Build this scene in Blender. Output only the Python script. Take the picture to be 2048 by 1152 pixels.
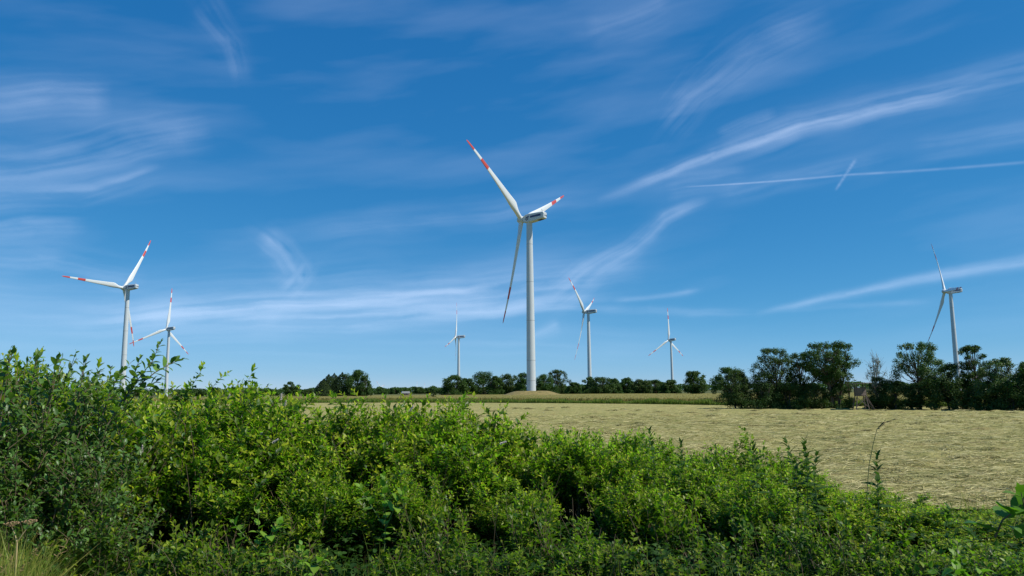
import bpy, math, random
import numpy as np
from mathutils import Matrix, Vector

# ------------------------------------------------------------------ camera, world, sun, exposure
scene = bpy.context.scene
for o in list(bpy.data.objects): bpy.data.objects.remove(o)
EYE = 2.5
FPX, PITCH, ROLL = 1540.0, math.atan(206/1540.0), math.radians(-0.5)
cam_data = bpy.data.cameras.new('camera'); cam = bpy.data.objects.new('camera', cam_data)
scene.collection.objects.link(cam); scene.camera = cam
cam_data.sensor_width = 36.0; cam_data.lens = 36.0*FPX/2048.0
cam_data.clip_start = 0.1; cam_data.clip_end = 500000
CAM_M = Matrix.Translation((0, 0, EYE)) @ Matrix.Rotation(math.pi/2+PITCH, 4, 'X') @ Matrix.Rotation(ROLL, 4, 'Z')
cam.matrix_world = CAM_M
CR = np.array(CAM_M.to_3x3())
SUN_AZ, SUN_EL = math.radians(107), math.radians(50)      # azimuth clockwise from +Y
sd = bpy.data.lights.new('sun', 'SUN'); sd.energy = 4.8; sd.angle = math.radians(0.53); sd.color = (1.0, 0.955, 0.88)
sun = bpy.data.objects.new('sun', sd); scene.collection.objects.link(sun)
sdir = Vector((math.sin(SUN_AZ)*math.cos(SUN_EL), math.cos(SUN_AZ)*math.cos(SUN_EL), math.sin(SUN_EL)))
sun.rotation_euler = sdir.to_track_quat('Z', 'Y').to_euler(); sun.location = (60, -20, 80)
SKY_STRENGTH = 0.115
CLOUD_GAIN = 0.50
scene.view_settings.view_transform = 'Standard'; scene.view_settings.look = 'None'
scene.view_settings.exposure = 0.0; scene.view_settings.gamma = 1.0
scene.view_settings.use_curve_mapping = False
scene.render.engine = 'CYCLES'
scene.cycles.transparent_max_bounces = 8; scene.cycles.max_bounces = 6
scene.render.film_transparent = False

def ray(px, py):
    """direction of a photo pixel, scaled to a horizontal length of one metre"""
    d = CR @ np.array([(px-1024)/FPX, -(py-576)/FPX, -1.0]); return d/np.hypot(d[0], d[1])
def at(px, dist, py=785):
    d = ray(px, py)*dist; return d[0], d[1]
def zat(px, py, dist): return EYE + ray(px, py)[2]*dist

class NT:
    def __init__(s, nt): s.nt = nt
    def n(s, kind, **kw):
        nd = s.nt.nodes.new(kind)
        for k, v in kw.items():
            if k.startswith('_'): nd.inputs[int(k[1:])].default_value = v
            else: setattr(nd, k, v)
        return nd
    def l(s, a, b): s.nt.links.new(a, b)
    def math(s, op, a, b=None, c=None, clamp=False):
        nd = s.nt.nodes.new('ShaderNodeMath'); nd.operation = op; nd.use_clamp = clamp
        for i, v in enumerate((a, b, c)):
            if v is None: continue
            if isinstance(v, (int, float)): nd.inputs[i].default_value = v
            else: s.nt.links.new(v, nd.inputs[i])
        return nd.outputs[0]
    def vmath(s, op, a, b=None, out=0):
        nd = s.nt.nodes.new('ShaderNodeVectorMath'); nd.operation = op
        for i, v in enumerate((a, b)):
            if v is None: continue
            if isinstance(v, tuple): nd.inputs[i].default_value = v
            else: s.nt.links.new(v, nd.inputs[i])
        return nd.outputs[out]
    def comb(s, x, y, z=0.0):
        nd = s.nt.nodes.new('ShaderNodeCombineXYZ')
        for i, v in enumerate((x, y, z)):
            if isinstance(v, (int, float)): nd.inputs[i].default_value = v
            else: s.nt.links.new(v, nd.inputs[i])
        return nd.outputs[0]
    def noise(s, vec, scale, detail=4, rough=0.55):
        nd = s.nt.nodes.new('ShaderNodeTexNoise'); nd.inputs['Scale'].default_value = scale
        nd.inputs['Detail'].default_value = detail; nd.inputs['Roughness'].default_value = rough
        if vec is not None: s.nt.links.new(vec, nd.inputs['Vector'])
        return nd.outputs['Fac']
    def ramp(s, fac, stops):
        nd = s.nt.nodes.new('ShaderNodeValToRGB'); e = nd.color_ramp.elements
        while len(e) < len(stops): e.new(0.5)
        for i, (p, c) in enumerate(stops):
            e[i].position = p; e[i].color = (*c, 1) if len(c) == 3 else c
        s.nt.links.new(fac, nd.inputs[0]); return nd.outputs[0]
    def mix(s, fac, a, b):
        nd = s.nt.nodes.new('ShaderNodeMix'); nd.data_type = 'RGBA'
        for i, v in ((0, fac), (6, a), (7, b)):
            if isinstance(v, (int, float)): nd.inputs[i].default_value = v
            elif isinstance(v, tuple): nd.inputs[i].default_value = (*v, 1)
            else: s.nt.links.new(v, nd.inputs[i])
        return nd.outputs[2]

# sky: Nishita air with thin cirrus streaks laid out by compass direction and height
world = bpy.data.worlds.new('World'); scene.world = world; world.use_nodes = True
W = NT(world.node_tree); world.node_tree.nodes.clear()
sky = W.n('ShaderNodeTexSky', sky_type='NISHITA'); sky.sun_disc = False
sky.sun_elevation = SUN_EL; sky.sun_rotation = SUN_AZ
sky.air_density = 0.5; sky.dust_density = 0.0; sky.ozone_density = 4.0; sky.altitude = 0
sc1 = W.vmath('MULTIPLY', sky.outputs[0], (0.1, 0.1, 0.1)); sx = W.n('ShaderNodeSeparateXYZ'); W.l(sc1, sx.inputs[0])
chan = [W.math('MULTIPLY', W.math('POWER', sx.outputs[q], p), k/SKY_STRENGTH) for q, (p, k) in enumerate(((1.34, 0.87), (0.66, 0.73), (0.42, 0.845)))]   # the phone's deep, saturated blue
skyc = W.comb(*chan)
bg = W.n('ShaderNodeBackground'); bg.inputs[1].default_value = SKY_STRENGTH; W.l(skyc, bg.inputs[0])
wo = W.n('ShaderNodeOutputWorld'); W.l(bg.outputs[0], wo.inputs[0])

# ------------------------------------------------------------------ helpers
COL = scene.collection
def mat(name):
    m = bpy.data.materials.new(name); m.use_nodes = True; N = NT(m.node_tree)
    b = m.node_tree.nodes['Principled BSDF']; return m, N, b
def mesh(name, v, f, mats=(), smooth=False, midx=None, attrs=None):
    """v: Nx3 array; f: array of tris/quads, or list of such arrays"""
    me = bpy.data.meshes.new(name); v = np.asarray(v, np.float32)
    fl = [np.asarray(x, np.int32) for x in (f if isinstance(f, list) else [f]) if len(x)]
    loops = np.concatenate([x.ravel() for x in fl]); sizes = np.concatenate([np.full(len(x), x.shape[1], np.int32) for x in fl])
    me.vertices.add(len(v)); me.vertices.foreach_set('co', v.ravel())
    me.loops.add(len(loops)); me.loops.foreach_set('vertex_index', loops)
    me.polygons.add(len(sizes)); st = np.zeros(len(sizes), np.int32); st[1:] = np.cumsum(sizes)[:-1]
    me.polygons.foreach_set('loop_start', st)
    if smooth: me.polygons.foreach_set('use_smooth', np.ones(len(sizes), bool))
    for m in mats: me.materials.append(m)
    if midx is not None: me.polygons.foreach_set('material_index', np.asarray(midx, np.int32))
    for k, a in (attrs or {}).items():
        at_ = me.attributes.new(k, 'FLOAT', 'POINT'); at_.data.foreach_set('value', np.asarray(a, np.float32))
    me.update(); me.validate(); return me
def link(name, me, parent=None, loc=(0, 0, 0), rot=None):
    o = bpy.data.objects.new(name, me); COL.objects.link(o); o.parent = parent; o.location = loc
    if rot: o.rotation_euler = rot
    return o
def tag(o, label=None, cat=None, group=None, kind=None):
    for k, v in (('label', label), ('category', cat), ('group', group), ('kind', kind)):
        if v: o[k] = v
    return o
def thing(name, label, cat, loc=(0, 0, 0), rz=0, group=None):
    o = bpy.data.objects.new(name, None); COL.objects.link(o); o.location = loc; o.rotation_euler = (0, 0, rz)
    o.empty_display_size = 0.2
    return tag(o, label, cat, group)

class MB:
    """collects shapes into one mesh"""
    def __init__(s): s.v = []; s.f3 = []; s.f4 = []; s.n = 0
    def add(s, v, f):
        v = np.asarray(v, float); f = np.asarray(f, int)
        (s.f4 if f.shape[1] == 4 else s.f3).append(f+s.n); s.v.append(v); s.n += len(v)
    def box(s, c, size, R=None):
        x, y, z = np.array(size)/2
        v = np.array([(-x,-y,-z),(x,-y,-z),(x,y,-z),(-x,y,-z),(-x,-y,z),(x,-y,z),(x,y,z),(-x,y,z)])
        if R is not None: v = v @ np.asarray(R).T
        s.add(v+np.asarray(c), [(0,3,2,1),(4,5,6,7),(0,1,5,4),(1,2,6,5),(2,3,7,6),(3,0,4,7)]); return s
    def tube(s, pts, rad, n=6, cap=True):
        pts = np.asarray(pts, float); rad = np.broadcast_to(rad, (len(pts),)); a = np.arange(n)*2*math.pi/n
        d = np.gradient(pts, axis=0); d /= np.linalg.norm(d, axis=1)[:, None]+1e-9
        ref = np.array([0, 0, 1.0]) if abs(d[:, 2]).mean() < 0.85 else np.array([1.0, 0, 0])
        u = np.cross(d, ref); u /= np.linalg.norm(u, axis=1)[:, None]+1e-9; w = np.cross(d, u)
        v = pts[:, None]+rad[:, None, None]*(np.cos(a)[None, :, None]*u[:, None]+np.sin(a)[None, :, None]*w[:, None])
        k = len(pts); i = np.arange(k-1)[:, None]*n; j = np.arange(n)[None]; j2 = (j+1) % n
        f = np.stack([i+j, i+j2, i+n+j2, i+n+j], -1).reshape(-1, 4)
        s.add(v.reshape(-1, 3), f)
        if cap and n == 4: s.add(v[-1], [(0, 1, 2, 3)])
        elif cap: s.add(np.vstack([v[-1], pts[-1:]]), [(q, (q+1) % n, n) for q in range(n)])
        return s
    def get(s):
        v = np.concatenate(s.v); f = []
        if s.f4: f.append(np.concatenate(s.f4))
        if s.f3: f.append(np.concatenate(s.f3))
        return v, f
    def mesh(s, name, m, smooth=False): v, f = s.get(); return mesh(name, v, f, [m], smooth)

# value noise for relief
_rng0 = np.random.default_rng(5); _tab = _rng0.random((256, 256))
def vnoise(x, y):
    xi = np.floor(x).astype(int); yi = np.floor(y).astype(int); fx = x-xi; fy = y-yi
    fx = fx*fx*(3-2*fx); fy = fy*fy*(3-2*fy); g = lambda a, b: _tab[a & 255, b & 255]
    return (g(xi, yi)*(1-fx)+g(xi+1, yi)*fx)*(1-fy)+(g(xi, yi+1)*(1-fx)+g(xi+1, yi+1)*fx)*fy
def fbm(x, y, o=4):
    r = 0; a = 0.5
    for k in range(o): r = r+a*vnoise(x*2**k+17.3*k, y*2**k+9.1*k); a *= 0.5
    return r

# ------------------------------------------------------------------ materials
def leaf_mat(name, old, young, trans, rough=0.42, tmix=0.36, var=0.35, spec=0.4, tyoung=1.35):
    m, N, b = mat(name)
    geo = N.n('ShaderNodeNewGeometry'); a = N.n('ShaderNodeAttribute', attribute_name='age')
    oi = N.n('ShaderNodeObjectInfo')
    c = N.mix(a.outputs['Fac'], old, young)
    hs = N.n('ShaderNodeHueSaturation'); N.l(c, hs.inputs['Color'])
    N.l(N.math('ADD', 1-var*0.6, N.math('MULTIPLY', geo.outputs['Random Per Island'], var*1.3)), hs.inputs['Value'])
    N.l(N.math('ADD', 0.485, N.math('MULTIPLY', oi.outputs['Random'], 0.025)), hs.inputs['Hue'])
    N.l(hs.outputs[0], b.inputs['Base Color']); b.inputs['Roughness'].default_value = rough
    b.inputs['Specular IOR Level'].default_value = spec
    t = N.n('ShaderNodeBsdfTranslucent'); tm = N.mix(a.outputs['Fac'], trans, tuple(min(1, x*tyoung) for x in trans))
    h2 = N.n('ShaderNodeHueSaturation'); N.l(tm, h2.inputs['Color'])
    N.l(N.math('ADD', 0.75, N.math('MULTIPLY', geo.outputs['Random Per Island'], 0.5)), h2.inputs['Value']); N.l(h2.outputs[0], t.inputs[0])
    mx = N.n('ShaderNodeMixShader'); mx.inputs[0].default_value = tmix
    N.l(b.outputs[0], mx.inputs[1]); N.l(t.outputs[0], mx.inputs[2])
    N.l(mx.outputs[0], m.node_tree.nodes['Material Output'].inputs[0]); return m
M_SPIREA = leaf_mat('spirea_leaf', (0.042, 0.108, 0.011), (0.42, 0.48, 0.018), (0.13, 0.28, 0.008), tyoung=3.0, tmix=0.42, var=0.5, spec=0.3)  # young growth is yellower; old leaves also darkened to stand in for thicket shade
M_SALLOW = leaf_mat('sallow_leaf', (0.066, 0.14, 0.028), (0.16, 0.28, 0.05), (0.15, 0.30, 0.02), rough=0.4, tmix=0.32, var=0.5, spec=0.35)
M_NETTLE = leaf_mat('nettle_leaf', (0.035, 0.085, 0.016), (0.06, 0.13, 0.02), (0.08, 0.2, 0.015), tmix=0.25, rough=.7, spec=.15)
M_BROAD = leaf_mat('broad_leaf', (0.045, 0.12, 0.016), (0.16, 0.30, 0.025), (0.16, 0.40, 0.015), tmix=0.32, spec=.25, rough=.5)
M_UNDER = leaf_mat('shade_dark_undergrowth', (0.024, 0.062, 0.010), (0.06, 0.13, 0.02), (0.06, 0.16, 0.012), tmix=0.25, spec=.15, rough=.6, var=.6)  # leaf colour lowered to imitate the shade at the thicket foot
M_OAK = leaf_mat('oak_leaf', (0.034, 0.078, 0.013), (0.058, 0.11, 0.018), (0.07, 0.17, 0.012), tmix=0.24, rough=0.6, spec=.2)
M_BUSH = leaf_mat('field_bush_leaf', (0.034, 0.070, 0.013), (0.056, 0.10, 0.018), (0.07, 0.15, 0.012), tmix=0.24, rough=0.6, spec=.2)
M_BRIGHT = leaf_mat('maple_crown_leaf', (0.045, 0.095, 0.018), (0.07, 0.13, 0.02), (0.09, 0.2, 0.02), tmix=0.26, rough=0.5)
M_CONIFER = leaf_mat('spruce_needle', (0.022, 0.042, 0.014), (0.035, 0.06, 0.018), (0.03, 0.06, 0.012), tmix=0.12, rough=0.8, spec=0.1)
M_PALE = leaf_mat('sparse_grey_leaf', (0.085, 0.115, 0.06), (0.12, 0.15, 0.08), (0.12, 0.18, 0.06), tmix=0.25, rough=0.5)
M_GRASS = leaf_mat('verge_grass', (0.13, 0.21, 0.025), (0.42, 0.36, 0.09), (0.26, 0.34, 0.03), tmix=0.35, spec=.15)
M_MARGIN = leaf_mat('margin_grass', (0.10, 0.17, 0.025), (0.23, 0.24, 0.05), (0.17, 0.26, 0.03), tmix=0.35, spec=.1)
def simple(name, col, rough=0.6, noise=None, amount=0.2, metal=0, spec=0.5):
    m, N, b = mat(name); b.inputs['Roughness'].default_value = rough; b.inputs['Metallic'].default_value = metal
    b.inputs['Specular IOR Level'].default_value = spec
    if noise:
        t = N.n('ShaderNodeTexCoord'); f = N.noise(t.outputs['Object'], noise, 5)
        c = N.mix(f, tuple(x*(1-amount) for x in col), tuple(min(1, x*(1+amount)) for x in col)); N.l(c, b.inputs['Base Color'])
    else: b.inputs['Base Color'].default_value = (*col, 1)
    return m
M_BARK = simple('bark', (0.11, 0.085, 0.06), 0.9, 8, 0.4)
M_TWIG = simple('hedge_stem', (0.14, 0.10, 0.055), 0.8, 15, 0.35)
M_GREENSTEM = simple('green_stem', (0.10, 0.15, 0.04), 0.6, 15, 0.3)
M_PALEBARK = simple('pale_bare_twig', (0.30, 0.29, 0.25), 0.85, 8, 0.25)
M_WHITE = simple('turbine_white_paint', (0.58, 0.62, 0.62), 0.38, 0.35, 0.05)
M_BLADEW = simple('blade_white_gelcoat', (0.74, 0.77, 0.76), 0.34, 0.3, 0.04)
M_RED = simple('blade_red_band', (0.60, 0.085, 0.06), 0.4, 0.4, 0.08)
M_SEAM = simple('tower_flange_seam', (0.30, 0.33, 0.34), 0.6, 2, 0.1)
M_NAVY = simple('navy_lettering_band', (0.035, 0.06, 0.16), 0.45, 1, 0.1)
M_GREYP = simple('grey_panel', (0.36, 0.39, 0.41), 0.5, 1, 0.1)
M_DARK = simple('dark_hatch', (0.05, 0.055, 0.06), 0.6, 2, 0.2)
M_WOOD = simple('weathered_stand_wood', (0.13, 0.10, 0.085), 0.85, 6, 0.35)
M_FLOWER = simple('pale_pink_blossom', (0.70, 0.60, 0.56), 0.8, 30, 0.2)
M_STRAW = simple('dry_stalk', (0.42, 0.33, 0.14), 0.7, 12, 0.25)
M_SEED = simple('rusty_seed_head', (0.30, 0.20, 0.09), 0.8, 20, 0.3)

# ------------------------------------------------------------------ cirrus layer and contrails, high above the fields
CIRRUS_H = 7000.0
def skydir(px, py):
    d = ray(px, py); return math.atan2(d[0], d[1]), math.atan(d[2])
streaks = [  # photo polyline, half width start/end in photo px, strength, fibre share, warped
    ([(2300, 70), (2048, 150), (1800, 208), (1600, 250), (1400, 330)], 26, 34, .17, .8, 1),
    ([(2048, 150), (1800, 208), (1600, 250), (1430, 310), (1330, 350), (1200, 398)], 18, 6, .36, .8, 1),
    ([(1560, 225), (1440, 275)], 12, 22, .20, .9, 1),
    ([(1500, 350), (1330, 375)], 16, 26, .16, .9, 1),
    ([(1420, 400), (1330, 440), (1260, 500), (1180, 545), (1090, 610)], 9, 30, .34, .8, 1),
    ([(1420, 400), (1560, 365), (1800, 320)], 14, 20, .13, .8, 1),
    ([(2300, 455), (2048, 524), (1880, 560), (1700, 596), (1510, 629)], 11, 6, .36, .6, 1),
    ([(1510, 629), (1300, 612), (1190, 612)], 7, 9, .20, .7, 1),
    ([(1860, 612), (1540, 625)], 5, 4, .14, .7, 1),
    ([(1400, 575), (1230, 592)], 7, 5, .22, .7, 1),
    ([(1240, 598), (960, 620), (700, 645), (420, 655)], 12, 24, .36, .8, 1),
    ([(1300, 540), (900, 590), (500, 620), (100, 640)], 30, 30, .40, .75, 1),
    ([(1120, 650), (1050, 680)], 14, 9, .20, .8, 1),
    ([(510, 468), (560, 505), (590, 550), (560, 590)], 22, 34, .22, .9, 1),
    ([(600, 470), (900, 440), (1180, 400)], 20, 24, .12, .8, 1),
    ([(-200, 330), (60, 330), (260, 290), (420, 262)], 46, 30, .22, .85, 1),
    ([(-200, 200), (80, 195), (220, 200)], 40, 34, .18, .85, 1),
    ([(-100, 390), (180, 385), (320, 345)], 26, 18, .18, .9, 1),
    ([(-200, 470), (60, 450), (180, 450)], 26, 16, .20, .9, 1),
    ([(-200, 540), (100, 520), (300, 560)], 34, 30, .18, .85, 1),
    ([(400, 0), (470, 90), (480, 170)], 30, 16, .12, .9, 1),
    ([(1680, 20), (1500, 110), (1390, 190), (1330, 260)], 40, 36, .15, .85, 1),
    ([(1350, 0), (1180, 70)], 40, 30, .09, .9, 1),
    ([(2100, 265), (1820, 310)], 20, 18, .14, .85, 1),
    ([(2300, 590), (2040, 598)], 14, 9, .12, .8, 1),
    ([(-600, 690), (300, 700), (900, 705), (1500, 720)], 80, 50, .30, .3, 1),
    ([(-600, 610), (300, 600), (800, 570), (1300, 520)], 50, 40, .14, .6, 1),
]

def cirrus_mat(name):
    m = bpy.data.materials.new(name); m.use_nodes = True; N = NT(m.node_tree); m.node_tree.nodes.clear()
    at_ = N.n('ShaderNodeAttribute', attribute_name='cover'); tr = N.n('ShaderNodeBsdfTransparent'); tl = N.n('ShaderNodeBsdfTranslucent'); tl.inputs[0].default_value = (0.80, 0.86, 0.95, 1)
    mx = N.n('ShaderNodeMixShader'); N.l(at_.outputs['Fac'], mx.inputs[0]); N.l(tr.outputs[0], mx.inputs[1]); N.l(tl.outputs[0], mx.inputs[2])
    o = N.n('ShaderNodeOutputMaterial'); N.l(mx.outputs[0], o.inputs[0]); return m
M_CIRRUS = cirrus_mat('thin_cirrus')
def sky_pos(u, v, h=CIRRUS_H): r = h/np.tan(v); return np.stack([np.sin(u)*r, np.cos(u)*r, r*0+h], -1)
rad = math.radians
ua = np.concatenate([np.linspace(rad(-80), rad(-41), 40), np.linspace(rad(-40), rad(40), 760), np.linspace(rad(41), rad(80), 40)])
va = np.concatenate([np.linspace(rad(1.0), rad(31), 330), np.linspace(rad(32), rad(70), 40)])
U, V = np.meshgrid(ua, va)
wu = 0.026*(fbm(U*6+3, V*9, 5)-0.47); wv = 0.022*(fbm(U*6+13, V*9+31, 5)-0.47)
dens = np.zeros_like(U)
for q, (pts, w0, w1, st, fib, wp) in enumerate(streaks):
    P = [skydir(*p) for p in pts]; n = len(P)-1; best = np.zeros_like(U); Uw, Vw = U+wu*wp, V+wv*wp
    for k in range(n):
        a, b = np.array(P[k]), np.array(P[k+1]); ab = b-a; ln = np.hypot(*ab); t = ((Uw-a[0])*ab[0]+(Vw-a[1])*ab[1])/ln**2; tc_ = np.clip(t, 0, 1)
        d = np.hypot(Uw-a[0]-tc_*ab[0], Vw-a[1]-tc_*ab[1]); w = (w0+(w1-w0)*(k+tc_)/n)/FPX
        ac = (ab[0]*(Vw-a[1])-ab[1]*(Uw-a[0]))/ln
        nz = 0.62*fbm((k+t)*ln*7+q*7, ac*150+q*3, 5)+0.38*fbm(U*12+q*5, V*34+q, 5); fb = np.clip((nz-0.34)*4.6, 0, 1.7); tq = (k+tc_)/n
        best = np.maximum(best, st*np.exp(-(d/w)**2)*((1-fib)+fib*fb)*np.clip(np.minimum(tq, 1-tq)*6+0.12, 0, 1))
    dens += best
ca, sa = math.cos(-0.12), math.sin(-0.12); X1, Y1 = ca*(U+wu)-sa*(V+wv), sa*(U+wu)+ca*(V+wv)
veil = np.clip(fbm(X1*5+4, Y1*30+9, 5)-0.40, 0, 1)*np.clip(fbm(U*2.2+9, V*5+2, 3)*2.2-0.45, 0.15, 1)
dens = np.clip(CLOUD_GAIN*dens+0.17*veil, 0, 0.8)*np.clip((V-rad(1.0))/rad(4), 0, 1)
dens *= np.clip((rad(80)-abs(U))/rad(20), 0, 1)*np.clip((rad(70)-V)/rad(15), 0, 1)
na = len(ua); i = np.arange(len(va)-1)[:, None]*na; j = np.arange(na-1)[None]
f = np.stack([i+j, i+na+j, i+na+j+1, i+j+1], -1).reshape(-1, 4)
tag(link('sky', mesh('sky', sky_pos(U, V).reshape(-1, 3), f, [M_CIRRUS], True, attrs={'cover': dens.ravel()})), kind='structure')
def contrail(label, pts, w0, w1, s0, s1, seed):
    P = np.array([skydir(*p) for p in pts]); t = np.linspace(0, 1, 160); c = np.stack([np.interp(t, np.linspace(0, 1, len(P)), P[:, q]) for q in (0, 1)], -1)
    d = np.gradient(c, axis=0); d /= np.linalg.norm(d, axis=1)[:, None]; nrm = np.stack([-d[:, 1], d[:, 0]], -1); off = np.linspace(-2, 2, 9)
    w = (w0+(w1-w0)*t)/FPX; uvp = c[:, None]+nrm[:, None]*(off[None, :, None]*w[:, None, None])
    de = np.exp(-off[None]**2)*(s0+(s1-s0)*t)[:, None]*(0.55+0.9*fbm(t*30+seed, t*0+seed, 4))[:, None]*np.clip(np.minimum(t, 1-t)*9, 0, 1)[:, None]
    n = len(off); i = np.arange(len(t)-1)[:, None]*n; j = np.arange(n-1)[None]; f = np.stack([i+j, i+n+j, i+n+j+1, i+j+1], -1).reshape(-1, 4)
    de[:, 0] = de[:, -1] = 0
    o = link('contrail', mesh('contrail', sky_pos(uvp[..., 0], uvp[..., 1], 6500).reshape(-1, 3), f, [M_CIRRUS], True, attrs={'cover': de.ravel()}))
    tag(o, label, 'contrail', 'contrails')
contrail('long thin straight contrail across the right sky', [(1362, 374), (1700, 349), (2140, 316)], 1.2, 2.6, .20, .07, 3)
contrail('short steep contrail crossing the long thin one', [(1713, 316), (1670, 382)], 3.0, 2.2, .11, .10, 8)

# ------------------------------------------------------------------ ground, fields, mound
def bank_z(x, y):
    t = np.clip((np.asarray(y, float)-10.2)/2.6, 0, 1); return 0.9*(1-t*t*(3-2*t))
m, N, b = mat('meadow_soil'); t = N.n('ShaderNodeTexCoord')
c = N.ramp(N.noise(t.outputs['Object'], 0.35, 8, 0.65), [(0.25, (0.055, 0.06, 0.02)), (0.5, (0.10, 0.11, 0.035)), (0.75, (0.16, 0.15, 0.06))])
N.l(c, b.inputs['Base Color']); b.inputs['Roughness'].default_value = 0.95; b.inputs['Specular IOR Level'].default_value = 0.1
M_GROUND = m
m2, N, b = mat('shade_dark_soil'); t = N.n('ShaderNodeTexCoord')
N.l(N.ramp(N.noise(t.outputs['Object'], 6, 8, 0.7), [(0.3, (0.018, 0.015, 0.009)), (0.7, (0.06, 0.048, 0.026))]), b.inputs['Base Color']); b.inputs['Roughness'].default_value = 1.0; b.inputs['Specular IOR Level'].default_value = 0.0  # near-black soil colour stands in for deep shade under the thicket
M_SHADE_SOIL = m2
ys = np.concatenate([[-6000, -2000, -600, -200, -80, -30], np.arange(-12, 16, 0.5), [18, 24, 40, 80, 160, 320, 640, 1300, 5200, 5200, 9000]])
xs = np.concatenate([[-9000, -4500, -2000, -900, -400, -150, -60, -30], np.arange(-16, 17, 1.0), [30, 60, 150, 400, 900, 2000, 4500, 9000]])
gx, gy = np.meshgrid(xs, ys); gz = bank_z(gx, gy)-0.02
gz += np.where((abs(gx) < 17) & (gy < 12) & (gy > -12), 0.05*(fbm(gx*0.8, gy*0.8)-0.5), 0)
nx, ny = len(xs), len(ys); i = np.arange(ny-1)[:, None]*nx; j = np.arange(nx-1)[None]
GF = np.stack([i+j, i+j+1, i+nx+j+1, i+nx+j], -1).reshape(-1, 4)
cyc = gy.reshape(-1)[GF].mean(1); cxc = gx.reshape(-1)[GF].mean(1)
tag(link('ground', mesh('ground', np.stack([gx, gy, gz], -1).reshape(-1, 3), GF, [M_GROUND, M_SHADE_SOIL], True, ((cyc > 3.9+np.clip(-cxc*0.1, 0, .6)) & (cyc < 10.7) & (abs(cxc) < 25)).astype(int))), kind='structure')

# far edge of the mown hay, read as distances along bearings
EDGE_PX = np.array([-300, 300, 620, 1060, 1440, 1700, 2048, 2500]); EDGE_PY = np.array([812, 808, 806, 806.5, 811, 813, 816, 822])
edge_az = np.array([math.atan2(*ray(px, 785)[:2]) for px in EDGE_PX]); edge_d = np.array([EYE/-ray(px, py)[2] for px, py in zip(EDGE_PX, EDGE_PY)])
edge_dist = lambda az: np.interp(az, edge_az, edge_d)
def hay_relief(x, y):
    w = 0.6*(fbm(x*0.25+4, y*0.25, 3)-0.45)
    a = fbm((x+w*2)*0.55+31, (y+w)*1.25+7, 5); b_ = fbm(x*1.7, y*3.1+40, 4); big = fbm(x*0.06+3, y*0.11+8, 3)
    lump = np.clip(a-0.46, 0, 1)**0.8
    pat = np.clip(fbm(x*0.16+7, y*0.3+3, 3)*2.4-0.5, 0.25, 1.3)
    return 0.03+(0.5*lump+0.10*(b_-0.4))*pat+0.20*(big-0.45)+0.11*(fbm(x*4.3+9, y*5.1, 3)-0.4)
az = np.linspace(-0.78, 0.78, 640); nr = 420; tt = np.linspace(0, 1, nr)
A, T = np.meshgrid(az, tt); r0 = 10.35/np.cos(A); r1 = edge_dist(A)+0.8*(fbm(A*60, A*0+3)-0.5); Rr = r0*(r1/r0)**T
hx, hy = np.sin(A)*Rr, np.cos(A)*Rr; hz = hay_relief(hx, hy)*np.clip((T)*12, 0, 1)*np.clip((1-T)*25, 0.15, 1)+bank_z(hx, hy)+0.03
na = len(az); i = np.arange(nr-1)[:, None]*na; j = np.arange(na-1)[None]
HF = np.stack([i+j, i+j+1, i+na+j+1, i+na+j], -1).reshape(-1, 4)
m, N, b = mat('mown_hay'); t = N.n('ShaderNodeTexCoord'); P = t.outputs['Object']
st = N.vmath('MULTIPLY', P, (0.8, 2.4, 1.0)); fine = N.vmath('MULTIPLY', P, (6.0, 26.0, 6.0))
c1 = N.ramp(N.noise(fine, 1.0, 5, 0.7), [(0.34, (0.11, 0.09, 0.03)), (0.48, (0.34, 0.30, 0.11)), (0.64, (0.55, 0.50, 0.22))])
c2 = N.ramp(N.noise(st, 0.5, 6, 0.65), [(0.38, (0.15, 0.18, 0.045)), (0.5, (0.43, 0.39, 0.15)), (0.63, (0.22, 0.165, 0.065))])
pz = N.math('MULTIPLY', N.math('SUBTRACT', N.noise(N.vmath('MULTIPLY', P, (0.10, 0.22, 1)), 1.0, 5, 0.6), 0.45), 3.2, clamp=True)
N.l(N.mix(N.math('MULTIPLY', pz, 0.5), N.mix(0.5, c1, c2), (0.22, 0.235, 0.07)), b.inputs['Base Color']); b.inputs['Roughness'].default_value = 0.9; b.inputs['Specular IOR Level'].default_value = 0.05
bp = N.n('ShaderNodeBump'); bp.inputs['Strength'].default_value = 1.0; bp.inputs['Distance'].default_value = 0.16
N.l(N.noise(N.vmath('MULTIPLY', P, (1.5, 4.2, 2.0)), 1.0, 8, 0.72), bp.inputs['Height']); N.l(bp.outputs[0], b.inputs['Normal'])
M_HAY = m
tag(link('hay_field', mesh('hay_field', np.stack([hx, hy, hz], -1).reshape(-1, 3), HF, [M_HAY], True)), kind='structure')

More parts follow.
